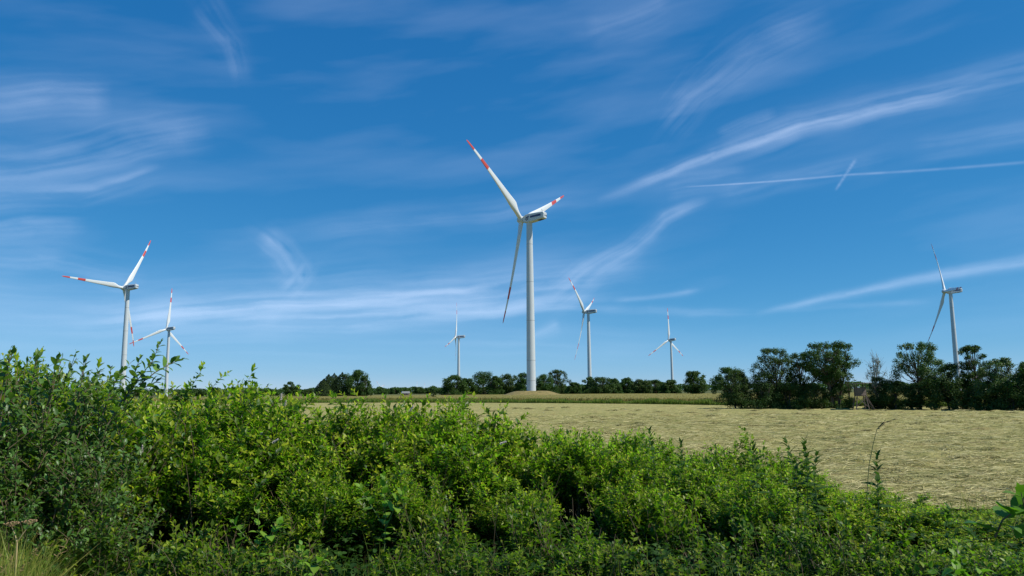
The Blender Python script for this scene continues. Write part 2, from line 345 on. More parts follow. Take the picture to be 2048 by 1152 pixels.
# loose cut stalks lying on the hay field
def ribbons(pts, width, side):
    """pts: N x K x 3 centre lines; side: N x 3; width N x K -> verts, quads"""
    n, k, _ = pts.shape; v = np.empty((n, k, 2, 3)); off = side[:, None]*width[..., None]/2
    v[:, :, 0] = pts-off; v[:, :, 1] = pts+off
    base = (np.arange(n)*k*2)[:, None]+(np.arange(k-1)*2)[None]; f = np.stack([base, base+1, base+3, base+2], -1)
    return v.reshape(-1, 3), f.reshape(-1, 4)
rng = np.random.default_rng(11); n = 150000
a = rng.uniform(-0.70, 0.72, n); r = 11.5*(75/11.5)**(rng.random(n)**1.25)/np.cos(a)
cx, cy = np.sin(a)*r, np.cos(a)*r; ori = rng.normal(0, 0.55, n)+0.15*np.sin(cx*0.3)+0.9*(fbm(cx*0.5, cy*0.5, 2)-0.4)
nc = 520; ca_ = rng.uniform(-0.70, 0.72, nc); cr_ = 12.5*(110/12.5)**(rng.random(nc)**1.1); hs_c = rng.uniform(.2, .62, nc); per = 80; m_ = nc*per; qi = np.repeat(np.arange(nc), per)
gu = rng.normal(size=(m_, 2))*np.array([.9, .42]); kx = np.sin(ca_)[qi]*cr_[qi]/np.cos(ca_)[qi]+gu[:, 0]*hs_c[qi]; ky = cr_[qi]+gu[:, 1]*hs_c[qi]; lift = np.zeros(n+m_)
lift[n:] = 0.34*hs_c[qi]*np.exp(-(gu[:, 0]**2+gu[:, 1]**2*4)*.9)*rng.random(m_)
cx = np.concatenate([cx, kx]); cy = np.concatenate([cy, ky]); r = np.hypot(cx, cy); ori = np.concatenate([ori, rng.normal(0, 1.0, m_)]); n += m_
L = rng.uniform(0.18, 0.55, n)*(0.8+r/70); K = 4; s = np.linspace(-0.5, 0.5, K)
bend = rng.normal(0, 0.35, n); th = ori[:, None]+bend[:, None]*s[None]*2
px_ = cx[:, None]+np.cos(th)*L[:, None]*s; py_ = cy[:, None]+np.sin(th)*L[:, None]*s
pz_ = hay_relief(px_, py_)*np.clip((py_-10.9)/3, 0, 1)+bank_z(px_, py_)+0.03+lift[:, None]+rng.uniform(0.0, 0.055, n)[:, None]*(1+rng.normal(0, 0.5, (n, 1))*s[None])+0.008
wd = (rng.uniform(0.004, 0.010, n)+r*0.00024)[:, None]*np.array([0.7, 1, 1, 0.45])[None]
sd_ = np.stack([-np.sin(ori), np.cos(ori), rng.normal(0.3, 0.5, n)], -1); sd_ /= np.linalg.norm(sd_, axis=1)[:, None]
v, f = ribbons(np.stack([px_, py_, pz_], -1), wd, sd_)
m, N, b = mat('cut_stalks'); g = N.n('ShaderNodeNewGeometry')
t = N.n('ShaderNodeTexCoord')
base = N.ramp(g.outputs['Random Per Island'], [(0.0, (0.11, 0.13, 0.028)), (0.3, (0.22, 0.205, 0.06)), (0.55, (0.41, 0.365, 0.14)), (0.85, (0.64, 0.57, 0.28)), (1.0, (0.20, 0.135, 0.05))])
gr = N.math('MULTIPLY', N.math('SUBTRACT', N.noise(t.outputs['Object'], 0.35, 4), 0.5), 2.6, clamp=True)
N.l(N.mix(gr, base, (0.20, 0.225, 0.07)), b.inputs['Base Color']); b.inputs['Roughness'].default_value = 0.7; b.inputs['Specular IOR Level'].default_value = 0.15
M_CUT = m
tag(link('cut_grass_stalks', mesh('cut_grass_stalks', v, f, [M_CUT])), 'loose pale straw stalks strewn over the mown hay field', 'hay', kind='stuff')

# standing grain beyond the hay, with its green weedy margin
m, N, b = mat('ripening_grain'); t = N.n('ShaderNodeTexCoord')
c = N.ramp(N.noise(N.vmath('MULTIPLY', t.outputs['Object'], (0.12, 0.5, 1)), 1.0, 6, 0.6), [(0.3, (0.165, 0.15, 0.036)), (0.52, (0.22, 0.195, 0.052)), (0.72, (0.27, 0.23, 0.07))])
N.l(c, b.inputs['Base Color']); b.inputs['Roughness'].default_value = 0.9; b.inputs['Specular IOR Level'].default_value = 0.1
M_GRAIN = m
az = np.linspace(-0.85, 0.85, 900); tt = np.array([0, 0.004, 0.02, 0.05, .1, .2, .35, .5, .7, .85, .97, 1.0])
A, T = np.meshgrid(az, tt)
far_d = np.interp(A, [-0.85, -0.2, 0.0, 0.12, 0.25, 0.85], [420, 430, 400, 385, 330, 300])
near_d = edge_dist(A)+np.interp(A, [-0.5, -0.08, 0.05, 0.3], [60, 26, 10, 7]); Rr = near_d+(far_d-near_d)*T
gx, gy = np.sin(A)*Rr, np.cos(A)*Rr
gz = 0.84+0.10*(fbm(gx*0.5, gy*0.3)-0.5)+0.05*(fbm(gx*3, gy*3)-0.5); gz[0] = -0.05; gz[-1] = -0.05
na = len(az); i = np.arange(len(tt)-1)[:, None]*na; j = np.arange(na-1)[None]
f = np.stack([i+j, i+j+1, i+na+j+1, i+na+j], -1).reshape(-1, 4)
tag(link('grain_field', mesh('grain_field', np.stack([gx, gy, gz], -1).reshape(-1, 3), f, [M_GRAIN], True)), kind='structure')

m, N, b = mat('lush_grass'); t = N.n('ShaderNodeTexCoord')
c = N.ramp(N.noise(t.outputs['Object'], 0.25, 6, 0.6), [(0.3, (0.07, 0.14, 0.03)), (0.7, (0.13, 0.22, 0.05))]); N.l(c, b.inputs['Base Color']); b.inputs['Roughness'].default_value = 0.9
M_LUSH = m
T = np.linspace(0, 1, 10)[:, None]*np.ones(400); A = np.linspace(-0.85, 0.85, 400)[None]*np.ones((10, 1))
n0 = edge_dist(A)+0.3; n1 = edge_dist(A)+np.interp(A, [-0.5, -0.08, 0.05, 0.3], [62, 28, 12, 9]); Rr = n0+(n1-n0)*T
gx, gy = np.sin(A)*Rr, np.cos(A)*Rr; gz = 0.10+0.3*T*fbm(gx*0.3, gy*0.3)
i = np.arange(9)[:, None]*400; j = np.arange(399)[None]; f = np.stack([i+j, i+j+1, i+401+j, i+400+j], -1).reshape(-1, 4)
tag(link('grass_strip', mesh('grass_strip', np.stack([gx, gy, gz], -1).reshape(-1, 3), f, [M_LUSH], True)), kind='structure')

def blades(n, cx, cy, cz, h, w, lean, rng, young):
    ang = rng.uniform(0, 2*math.pi, n); K = 4; s = np.linspace(0, 1, K)
    ln = rng.normal(0, lean, n)
    p = np.stack([cx[:, None]+np.cos(ang)[:, None]*(ln*h)[:, None]*s**2, cy[:, None]+np.sin(ang)[:, None]*(ln*h)[:, None]*s**2, cz[:, None]+h[:, None]*s*(1-0.15*abs(ln)[:, None]*s)], -1)
    b2 = ang+math.pi/2+rng.normal(0, .6, n); side = np.stack([np.cos(b2), np.sin(b2), b2*0], -1)
    v, f = ribbons(p, w[:, None]*np.array([0.8, 1, 0.7, 0.08])[None], side)
    return v, f, np.repeat(young, K*2)
rng = np.random.default_rng(3); n = 52000
a = rng.uniform(-0.62, 0.62, n); depth = np.interp(a, [-0.5, -0.08, 0.05, 0.3], [40, 20, 11, 8])
q = rng.random(n)**1.5; d = edge_dist(a)+0.2+depth*q; x, y = np.sin(a)*d, np.cos(a)*d
h = (0.35+1.0*np.clip(fbm(a*90, a*0+2, 3)-0.2, 0, 1))*rng.uniform(0.6, 1.3, n)
v, f, yg = blades(n, x, y, np.zeros(n)+0.05, h, rng.uniform(0.05, 0.16, n), 0.35, rng, np.clip(rng.normal(0.25, 0.3, n)+q*0.5, 0, 1))
tag(link('field_margin_grass', mesh('field_margin_grass', v, f, [M_MARGIN], attrs={'age': yg})), 'green weedy grass margin between mown hay and standing grain', 'grass', kind='stuff')
n = 30000; a = rng.uniform(-0.62, 0.62, n); nd = edge_dist(a)+np.interp(a, [-0.5, -0.08, 0.05, 0.3], [58, 24, 10, 7])
d = nd+(150*rng.random(n)**2.2); x, y = np.sin(a)*d, np.cos(a)*d
v, f, yg = blades(n, x, y, np.full(n, 0.45), rng.uniform(0.38, 0.62, n), rng.uniform(0.08, 0.2, n), 0.3, rng, rng.random(n))
m = leaf_mat('grain_ear', (0.165, 0.155, 0.038), (0.27, 0.235, 0.07), (0.22, 0.2, 0.04), tmix=0.25, spec=.1)
tag(link('grain_ears', mesh('grain_ears', v, f, [m], attrs={'age': yg})), 'ripening tan grain ears standing beyond the mown hay', 'grain', kind='stuff')

# turbine mound
T1 = (4.3, 323.5, 75.2)
mx, my = 7.6, 321.3
rr = np.array([0, 3, 6.0, 7.0, 8.0, 9.2, 10.4, 11.4, 12.2, 13.0, 14.0]); zz = np.array([2.5, 2.5, 2.46, 2.36, 2.12, 1.75, 1.35, 1.05, 0.85, 0.6, -0.1])
aa = np.linspace(0, 2*math.pi, 73)[:-1]; Rr, Aa = np.meshgrid(rr, aa, indexing='ij'); wob = 1+0.05*(np.sin(3*Aa+1)+0.6*np.sin(5*Aa))*np.clip(Rr/9, 0, 1)
v = np.stack([mx+Rr*wob*np.cos(Aa), my+Rr*wob*np.sin(Aa), zz[:, None]+0.12*(fbm(Rr*1.3*np.cos(Aa)+50, Rr*1.3*np.sin(Aa)+50)-0.5)*np.clip(Rr/5-0.6, 0, 1)], -1).reshape(-1, 3)
k = len(aa); i = np.arange(len(rr)-1)[:, None]*k; j = np.arange(k)[None]; f = np.stack([i+j, i+k+j, i+k+(j+1) % k, i+(j+1) % k], -1).reshape(-1, 4)
m, N, b = mat('dry_mound_turf'); t = N.n('ShaderNodeTexCoord')
c = N.ramp(N.noise(t.outputs['Object'], 0.7, 7, 0.7), [(0.36, (0.13, 0.115, 0.035)), (0.5, (0.22, 0.175, 0.05)), (0.64, (0.30, 0.22, 0.075))]); N.l(c, b.inputs['Base Color']); b.inputs['Roughness'].default_value = 0.95
tag(link('turbine_mound', mesh('turbine_mound', v, f, [m], True)), kind='structure')

# ------------------------------------------------------------------ wind turbines
BL = 45.0
def blade_mesh(d):
    R = BL; fr = [0, .115, .23, .346]
    st = sorted(set([1.2, 2.0, 2.8, 3.8, 5, 6.5, 8, 9.5, 11.5, 14, 17, 20, 23.5, 27, R*(1-fr[3]), 32, R*(1-fr[2]), 37, R*(1-fr[1]), 41.5, 43.2, 44.3, 44.8, 45.0]))
    n = 18; t = np.arange(n)*2*math.pi/n; vs = []
    for r in st:
        c = np.interp(r, [1.2, 2.8, 5, 8, 9.5, 14, 25, 38, 43.2, 44.3, 44.8, 45], [1.95, 1.95, 2.6, 3.5, 3.55, 2.95, 1.95, 1.15, .8, .58, .36, .08])
        w = np.interp(r, [1.2, 2.6, 8.5], [0, 0, 1]); w = w*w*(3-2*w)
        tau = np.interp(r, [1.2, 5, 9, 16, 30, 45], [.9, .6, .40, .27, .2, .16])
        tw = math.radians(np.interp(r, [1, 8, 15, 25, 38, 45], [19, 15, 9.5, 5, 2, 1])+4)
        ax = c*(0.5+0.5*np.cos(t))-0.68*c; ay = 0.5*c*tau*np.sin(t)*(0.72+0.45*np.cos(t))*1.15
        cxx, cyy = 0.97*np.cos(t), 0.97*np.sin(t)
        x = w*ax+(1-w)*cxx; y = w*ay+(1-w)*cyy
        u = r/R; by = -d*(0.3*u+0.7*u**2.2)
        vs.append(np.stack([x*math.cos(tw)+y*math.sin(tw), -x*math.sin(tw)+y*math.cos(tw)+by, np.full(n, r)], -1))
    v = np.concatenate(vs); k = len(st); i = np.arange(k-1)[:, None]*n; j = np.arange(n)[None]
    f = np.stack([i+j, i+(j+1) % n, i+n+(j+1) % n, i+n+j], -1).reshape(-1, 4)
    mids = [(st[q]+st[q+1])/2 for q in range(k-1)]
    mi = np.repeat([1 if (1-z/R < fr[1] or fr[2] < 1-z/R < fr[3]) else 0 for z in mids], n)
    return mesh('blade', v, f, [M_BLADEW, M_RED], True, mi)
def lathe(prof, n, m, name, smooth=True):
    p = np.array(prof, float); a = np.arange(n)*2*math.pi/n
    v = np.stack([p[:, None, 0]*np.cos(a), p[:, None, 0]*np.sin(a), p[:, None, 1]*np.ones(n)], -1).reshape(-1, 3)
    i = np.arange(len(p)-1)[:, None]*n; j = np.arange(n)[None]
    f = np.stack([i+j, i+(j+1) % n, i+n+(j+1) % n, i+n+j], -1).reshape(-1, 4); return mesh(name, v, f, [m], smooth)
def nacelle_mesh():
    # sections run from the hub (x = 0) back along -x: x, half width, bottom, top, corner
    S = [(-1.25, 1.05, -1.25, 1.0, .5), (-1.7, 1.3, -1.55, 1.2, .5), (-2.9, 1.5, -1.8, 1.72, .45), (-4.2, 1.5, -1.9, 1.9, .4), (-6.0, 1.5, -1.75, 1.95, .4),
         (-8.5, 1.5, -1.35, 1.98, .4), (-11.0, 1.47, -1.0, 2.0, .4), (-11.7, 1.36, -0.9, 1.92, .45), (-12.0, 1.1, -0.7, 1.7, .5)]
    vs = []
    for x, h, zb, zt, c in S:
        pr = []
        for (sx, sy) in ((1, 1), (-1, 1), (-1, -1), (1, -1)):
            cyy = sx*(h-c); czz = (zt-c) if sy > 0 else (zb+c)
            a0 = {(1, 1): 0, (-1, 1): 90, (-1, -1): 180, (1, -1): 270}[(sx, sy)]
            for q in (0, 30, 60, 90): an = math.radians(a0+q); pr.append((x, cyy+c*math.cos(an), czz+c*math.sin(an)))
        vs.append(pr)
    n = 16; v = np.array(vs).reshape(-1, 3); k = len(S); i = np.arange(k-1)[:, None]*n; j = np.arange(n)[None]
    f = [tuple(q) for q in np.stack([i+j, i+n+j, i+n+(j+1) % n, i+(j+1) % n], -1).reshape(-1, 4)]
    me = bpy.data.meshes.new('nacelle'); me.from_pydata([tuple(q) for q in v], [], f+[tuple(range(n)), tuple((k-1)*n+q for q in reversed(range(n)))])
    me.materials.append(M_WHITE); me.update(); return me
NAC = nacelle_mesh()
def prism(poly, y0, y1, m, name):
    """x,z outline given thickness from y0 to y1"""
    k = len(poly); v = [(x, y0, z) for x, z in poly]+[(x, y1, z) for x, z in poly]
    f = [tuple(range(k)), tuple(reversed(range(k, 2*k)))]+[(q, k+q, k+(q+1) % k, (q+1) % k) for q in range(k)]
    me = bpy.data.meshes.new(name); me.from_pydata(v, [], f); me.materials.append(m); me.update(); return me
BAND = prism([(-5.3, -.05), (-10.55, .25), (-10.55, 1.15), (-5.3, .82)], 1.48, 1.525, M_NAVY, 'lettering_band')
def emblem_mesh():
    B_ = MB()
    def bar(poly):
        v = [(x, 1.488, z) for x, z in poly]+[(x, 1.525, z) for x, z in poly]
        B_.add(v, [(0, 1, 2, 3), (7, 6, 5, 4)]+[(q, 4+q, 4+(q+1) % 4, (q+1) % 4) for q in range(4)])
    bar([(-2.95, -.05), (-4.6, .75), (-4.6, .48), (-3.35, -.1)])
    bar([(-3.2, .55), (-4.75, .9), (-4.75, .62), (-3.2, .22)])
    bar([(-3.5, -.12), (-4.65, .28), (-4.65, .02), (-3.7, -.32)])
    bar([(-2.75, -.2), (-3.1, -.05), (-3.75, -1.05), (-3.45, -1.05)])
    bar([(-3.6, -.55), (-4.4, -.3), (-4.4, -.55), (-3.8, -.85)])
    return B_.mesh('emblem', M_NAVY)
EMB = emblem_mesh()
REARP = MB().box((-12.012, 0.25, 0.55), (0.05, 1.1, 0.75)).mesh('rear_panel', M_GREYP)
VENT = MB().box((-12.012, -0.72, 0.35), (0.05, 0.5, 0.8)).mesh('rear_vent', M_DARK)
HATCH = MB().box((-9.75, 0, -1.20), (2.2, 1.9, 0.12), Matrix.Rotation(0.135, 3, 'Y')).mesh('floor_hatch', M_DARK)
mb = MB()
for yy in (-.5, .5): mb.tube([(-10.6, yy, 1.95), (-10.6, yy, 3.0)], [.05, .04], 6)
mb.box((-10.6, 0, 2.65), (.08, 1.2, .08)); mb.box((-10.6, .5, 3.1), (.3, .14, .2)); 
MAST = mb.mesh('weather_mast', M_GREYP)
def spinner_mesh():
    p = [(0.001, 2.1), (.5, 2.02), (.95, 1.75), (1.3, 1.3), (1.5, .7), (1.58, 0), (1.5, -.7), (1.3, -1.2), (1.2, -1.28), (0.001, -1.3)]
    return lathe(p, 32, M_WHITE, 'spinner')
SPIN = spinner_mesh()
SEAMZ = [4.2, 12.6, 29.2, 45.5, 61.6]
BLADES = {}
def turbine(label, hub, psi, phi, d, base=0.0, seams=True, group='wind turbines in the fields', sc=1.0, simple_=False):
    psi, phi, tilt = math.radians(psi), math.radians(phi), math.radians(5)
    bx_, by_ = hub[0]-4.0*sc*math.cos(psi), hub[1]-4.0*sc*math.sin(psi)
    t = thing('wind_turbine', label, 'wind turbine', (bx_, by_, base), psi, group); t.scale = (sc,)*3
    hz = (hub[2]-base)/sc; top = hz-1.78
    rad = lambda z: np.interp(z, [0, top*.25, top*.6, top], [1.92, 1.80, 1.56, 1.24])
    tw = link('tower', lathe([(rad(z), z) for z in np.linspace(-0.3, top, 26)], 40, M_WHITE, 'tower'), t)
    if seams:
        for z in SEAMZ:
            if z < top-3: link('flange_seam', lathe([(rad(z-.09)-.02, z-.09), (rad(z)+.022, z-.08), (rad(z)+.022, z+.08), (rad(z+.09)-.02, z+.09)], 40, M_SEAM, 'flange_seam', False), tw)
    link('yaw_collar', lathe([(1.2, top-.02), (1.4, top), (1.4, top+.25), (1.2, top+.3)], 32, M_GREYP, 'yaw_collar'), t)
    nc = link('nacelle', NAC, t, (4.0, 0, hz))
    if not simple_:
        for nm, me in (('lettering_band', BAND), ('emblem', EMB), ('rear_panel', REARP), ('rear_vent', VENT), ('floor_hatch', HATCH), ('weather_mast', MAST)): link(nm, me, nc)
    ax = Vector((math.cos(tilt), 0, math.sin(tilt))); h = Vector((0, -1, 0)); u = Vector((-math.sin(tilt), 0, math.cos(tilt)))
    sp = link('hub', SPIN, t); sp.matrix_local = Matrix.Translation((4.0, 0, hz)) @ ax.to_track_quat('Z', 'Y').to_matrix().to_4x4()
    key = round(d, 1)
    if key not in BLADES: BLADES[key] = blade_mesh(d)
    for k in range(3):
        p = phi+k*2*math.pi/3; rd = u*math.cos(p)+h*math.sin(p); ld = -(u*-math.sin(p)+h*math.cos(p))
        Mx = Matrix((ld, -ax, rd)).transposed().to_4x4()
        bl = link('blade', BLADES[key], t); bl.matrix_local = Matrix.Translation((4.0, 0, hz)) @ Mx
    return t
turbine('tall white wind turbine on the low mound, nearest and largest', T1, 146.3, -55.5, 3.7, base=2.48)
turbine('large white wind turbine at left, rising behind the sallow shoots', (-268.8, 527.8, 75.5), 161.4, 32.4, 5.2)
turbine('smaller left wind turbine just right of the large left one', (-373.6, 829.9, 72.1), 154.9, 5.5, 3.8, seams=False)
turbine('distant wind turbine above the tree row, left of the mound turbine', (-71.0, 960.1, 69.9), 174.1, 10.5, 4.0, seams=False)
turbine('mid-distance wind turbine close to the right of the mound turbine', (65.8, 702.0, 73.6), 156.5, -52.9, 4.4, seams=False)
turbine('distant wind turbine with an upright blade above the low right tree row', (218.7, 1079.4, 71.4), 130.8, -1.0, 3.5, seams=False)
turbine('white wind turbine at far right behind the hedgerow trees', (326.7, 577.2, 74.2), 169.1, 26.2, 3.7)
def far_turbine(px, py, D, label, phi):
    x, y = at(px, D); turbine(label, (x, y, zat(px, py, D)), 150, phi, 3.7, seams=False, group='tiny turbines on the horizon', simple_=True)
far_turbine(760, 774, 4300, 'tiny wind turbine on the horizon right of the spruce grove', -45)
far_turbine(833, 776, 5200, 'tiny wind turbine poking above the far trees, middle one', 8)
far_turbine(849, 778, 5600, 'faintest tiny turbine above the far trees near the oak row', 0)

# ------------------------------------------------------------------ trees
def leaf_quads(c, nrm, size, rng, asp=0.62):
    """rhombic leaves (2 triangles each, slightly folded) at c facing nrm"""
    n = len(c); nrm = nrm/(np.linalg.norm(nrm, axis=1)[:, None]+1e-9); r = rng.normal(size=(n, 3))
    u = np.cross(nrm, r); u /= np.linalg.norm(u, axis=1)[:, None]+1e-9; w = np.cross(nrm, u); s = size[:, None]
    v = np.stack([c-u*s*.5, c+w*s*.5*asp+nrm*s*.1, c+u*s*.5, c-w*s*.5*asp+nrm*s*.1], 1).reshape(-1, 3)
    b = np.arange(n)[:, None]*4; f = np.concatenate([b+np.array([[0, 1, 2]]), b+np.array([[0, 2, 3]])]); return v, f
def crown_points(rng, W_, H, base, nb, per, leaf, shape, blob):
    """clumps of leaves at branch ends; returns clump centres and leaf arrays"""
    cs = []
    while len(cs) < nb:
        t = rng.random(); ang = rng.uniform(0, 2*math.pi)
        prof = shape(t); q = rng.random()**0.45
        cs.append((math.cos(ang)*q*prof*W_, math.sin(ang)*q*prof*W_, base+(H-base)*t))
    cs = np.array(cs); br = blob*W_*rng.uniform(0.65, 1.35, nb)*np.clip(1.15-0.45*(cs[:, 2]-base)/(H-base), 0.5, 1.2)
    cs[:, 2] = np.minimum(cs[:, 2], H-br*0.6)
    cnt = (per*(br/br.mean())**2).astype(int)+4; idx = np.repeat(np.arange(nb), cnt); n = len(idx)
    d = rng.normal(size=(n, 3)); d /= np.linalg.norm(d, axis=1)[:, None]; rad = rng.random(n)**0.42*(1+0.25*rng.normal(size=n)*0.5)
    pos = cs[idx]+d*rad[:, None]*br[idx][:, None]*np.array([1.05, 1.05, 0.9]); pos[:, 2] = np.maximum(pos[:, 2], 0.05)
    nrm = d+np.array([0, 0, 0.7])+rng.normal(size=(n, 3))*0.55
    return cs, pos, nrm, leaf*rng.uniform(0.6, 1.35, n)
SHAPES = {
 'oak': lambda t: math.sqrt(max(0.02, 1-(1.75*t-0.80)**2)) if t < 1 else .2,
 'round': lambda t: math.sqrt(max(0.03, 1-(2*t-1)**2)),
 'bush': lambda t: math.sqrt(max(0.03, 1-(1.05*t-0.06)**2)),
 'cone': lambda t: 0.15+0.85*(1-t)**0.8,
 'vase': lambda t: 0.35+0.65*math.sin(min(1, t*1.25)*math.pi*0.62),
}
def tree(name, label, cat, px, halfw, top_py, dist, mt, seed, base=0.25, shape='round', nb=40, per=70, leaf=0.22, blob=0.3, group=None, trunks=1, bark=None, trunk_r=None, z0=0.0, bare=0, xy=None):
    if not bare: nb = int(nb*1.7); per = int(per*1.5); blob *= .82; leaf *= 0.8 if dist < 200 else .9
    rng = np.random.default_rng(seed); x, y = xy if xy else at(px, dist)
    H = (zat(px, top_py, dist)-z0)*(1.06 if not bare else 1); W_ = halfw/FPX*math.hypot(dist, 0)
    t = thing(name, label, cat, (x, y, z0), 0, group)
    cs, pos, nrm, sz = crown_points(rng, W_, H, H*base, nb, per, leaf, SHAPES[shape], blob)
    v, f = leaf_quads(pos, nrm, sz, rng)
    age = np.repeat(np.clip(rng.normal(0.35, .3, len(pos)), 0, 1), 4)
    tag(link('crown', mesh('crown', v, f, [mt], attrs={'age': age}), t), kind='stuff')
    B_ = MB(); tr = trunk_r or max(0.07, 0.022*H); roots = []
    for k in range(trunks):
        off = (rng.normal(size=2)*W_*0.12) if trunks > 1 else np.zeros(2); lean = rng.normal(size=2)*0.05*H+off*1.3
        ts = np.linspace(0, 1, 7); hh = H*(0.86 if not bare else .96)
        p = np.stack([off[0]+lean[0]*ts**1.3+0.02*H*np.sin(ts*5+seed+k)*ts, off[1]+lean[1]*ts**1.3, -0.15+ts*hh], -1)
        B_.tube(p, tr*(1-ts)**0.8+0.012, 7); roots.append(p)
    for c in cs:
        p = roots[rng.integers(len(roots))]; zs = min(max(c[2]*rng.uniform(.45, .8), H*base*0.6), H*.8)
        s0 = np.array([np.interp(zs, p[:, 2], p[:, q]) for q in range(3)]); mid = s0*.5+c*.5+np.array([0, 0, -0.03*H])
        B_.tube([s0, mid, c], [tr*.35*(1-.5*zs/H), tr*.2, 0.012], 5, False)
        for q in range(bare):
            e = c+rng.normal(size=3)*np.array([.3, .3, .3])*W_*.55+np.array([0, 0, .12*H]); B_.tube([mid*.3+c*.7, (c+e)/2+rng.normal(size=3)*.05, e], [.022, .014, .008], 4, False)
    link('trunk', B_.mesh('trunk', bark or M_BARK, True), t); return t

HR = 'hedgerow trees and bushes on the right'
tree('oak_tree', 'dark rounded oak at the left end behind the right hedgerow', 'tree', 1457, 34, 740, 150, M_OAK, 21, .12, 'round', 40, 70, .34, .3, HR)
tree('field_bush', 'wide dark bush at the hedgerow end beside the grain field', 'bush', 1474, 36, 744, 101, M_BUSH, 22, .06, 'bush', 46, 95, .2, .28, HR, 3)
tree('hedgerow_tree', 'bushy mid-green tree second from the hedgerow left end', 'tree', 1548, 42, 704, 102, M_BUSH, 23, .16, 'oak', 60, 110, .2, .26, HR, 2)
tree('hedgerow_tree', 'narrow tree wedged left of the tall forked oak', 'tree', 1601, 27, 709, 103, M_OAK, 24, .22, 'oak', 38, 95, .2, .3, HR, 1)
tree('oak_tree', 'tallest dark forked oak left of the hunting stand', 'tree', 1662, 46, 693, 101, M_OAK, 25, .38, 'vase', 60, 120, .22, .25, HR, 3)
tree('sapling', 'thin pale-leaved sapling leaning out left of the hunting stand', 'sapling', 1697, 16, 748, 101, M_BRIGHT, 26, .45, 'vase', 14, 24, .16, .3, HR, 1)
tree('dying_tree', 'sparse grey tree with bare twigs right of the hunting stand', 'tree', 1755, 27, 716, 101, M_PALE, 27, .30, 'cone', 34, 26, .15, .26, HR, 1, M_PALEBARK, bare=3)
tree('hedgerow_tree', 'rounded standalone tree with visible trunk below the right turbine', 'tree', 1839, 43, 693, 100, M_BRIGHT, 28, .32, 'oak', 52, 100, .2, .24, HR, 1)
tree('field_bush', 'broad dark bush in front of the right turbine tower foot', 'bush', 1903, 42, 733, 97, M_BUSH, 29, .05, 'bush', 56, 110, .2, .27, HR, 3)
tree('hedgerow_tree', 'slender upright tree just right of the right turbine tower', 'tree', 1952, 26, 698, 97, M_OAK, 30, .25, 'oak', 40, 85, .19, .28, HR, 1)
tree('hedgerow_tree', 'brighter green round-topped tree near the right picture edge', 'tree', 2003, 40, 722, 94, M_BRIGHT, 31, .10, 'round', 60, 115, .2, .27, HR, 2)
tree('field_bush', 'dark bush cut by the right picture edge', 'bush', 2062, 44, 730, 92, M_OAK, 32, .05, 'bush', 50, 105, .2, .28, HR, 2)
for k, (px, hw, ty, D, lb) in enumerate([
    (1522, 30, 765, 100, 'low dark understorey bush below the bushy mid-green tree'), (1578, 30, 768, 100, 'low dark understorey bush below the narrow wedged tree'),
    (1628, 28, 772, 100, 'low dark understorey bush at the forked oak left foot'), (1672, 24, 774, 101, 'low understorey bush between forked oak and hunting stand'),
    (1762, 22, 758, 100, 'dark bush clump around the sparse grey tree foot'), (1789, 26, 764, 99, 'dark bush right of the sparse grey tree'),
    (1838, 22, 772, 99, 'low bush hiding the standalone tree trunk foot'), (1958, 34, 762, 95, 'low dark bush below the slender upright tree'),
    (2025, 34, 764, 92, 'low dark bush in front of the round-topped right tree')]):
    tree('understorey_bush', lb, 'bush', px, hw*1.25, ty, D, M_BUSH, 50+k, .02, 'bush', 34, 90, .19, .3, HR, 3)
for k, (px, hw, ty, D, lb) in enumerate([(1410, 7, 797, 140, 'small green bush alone in the grass margin left of the hedgerow'), (1337, 7, 800, 152, 'tiny bush in the grass margin below the distant upright-bladed turbine'),
    (868, 7, 783, 250, 'small dark bush standing in grain left of the oak row')]):
    tree('field_bush', lb, 'bush', px, hw, ty, D, M_BUSH, 70+k, .02, 'bush', 14, 50, .2, .36, 'single bushes in the fields', 2)
tree('oak_tree', 'single round oak standing between the centre tree row and hedgerow', 'tree', 1390, 26, 746, 310, M_OAK, 80, .12, 'round', 34, 80, .55, .3, 'single field trees')
ROW = 'tree row behind the mound turbine'
words = ['first', 'second', 'third', 'fourth', 'fifth', 'sixth', 'seventh', 'eighth', 'ninth', 'tenth', 'eleventh', 'twelfth', 'thirteenth', 'fourteenth', 'fifteenth', 'sixteenth']
rowt = [(907, 24, 753), (934, 18, 756), (968, 24, 748), (991, 20, 751), (1018, 22, 750), (1046, 18, 748), (1086, 22, 749), (1116, 25, 745), (1148, 15, 763), (1178, 20, 755), (1203, 20, 757), (1228, 19, 756), (1254, 18, 760), (1284, 20, 757), (1312, 18, 761), (1340, 22, 762)]
for k, (px, hw, ty) in enumerate(rowt):
    side = 'left' if px < 1063 else 'right'; o = words[k] if side == 'left' else words[k-6]
    tree('row_tree', f'dark broadleaf tree in the centre row, {o} ' + ('from the row left end' if side == 'left' else 'to the right of the mound turbine tower'), 'tree', px, hw*[1.12, 1.0, 1.25, 0.95][k % 4], ty+[0, 3, -2, 4, 1][k % 5], 392+6*((k*7) % 5), [M_OAK, M_BUSH, M_OAK][k % 3], 100+k, .0, ['bush', 'round', 'bush'][k % 3], 40, 95, .62, .32, ROW, 2)
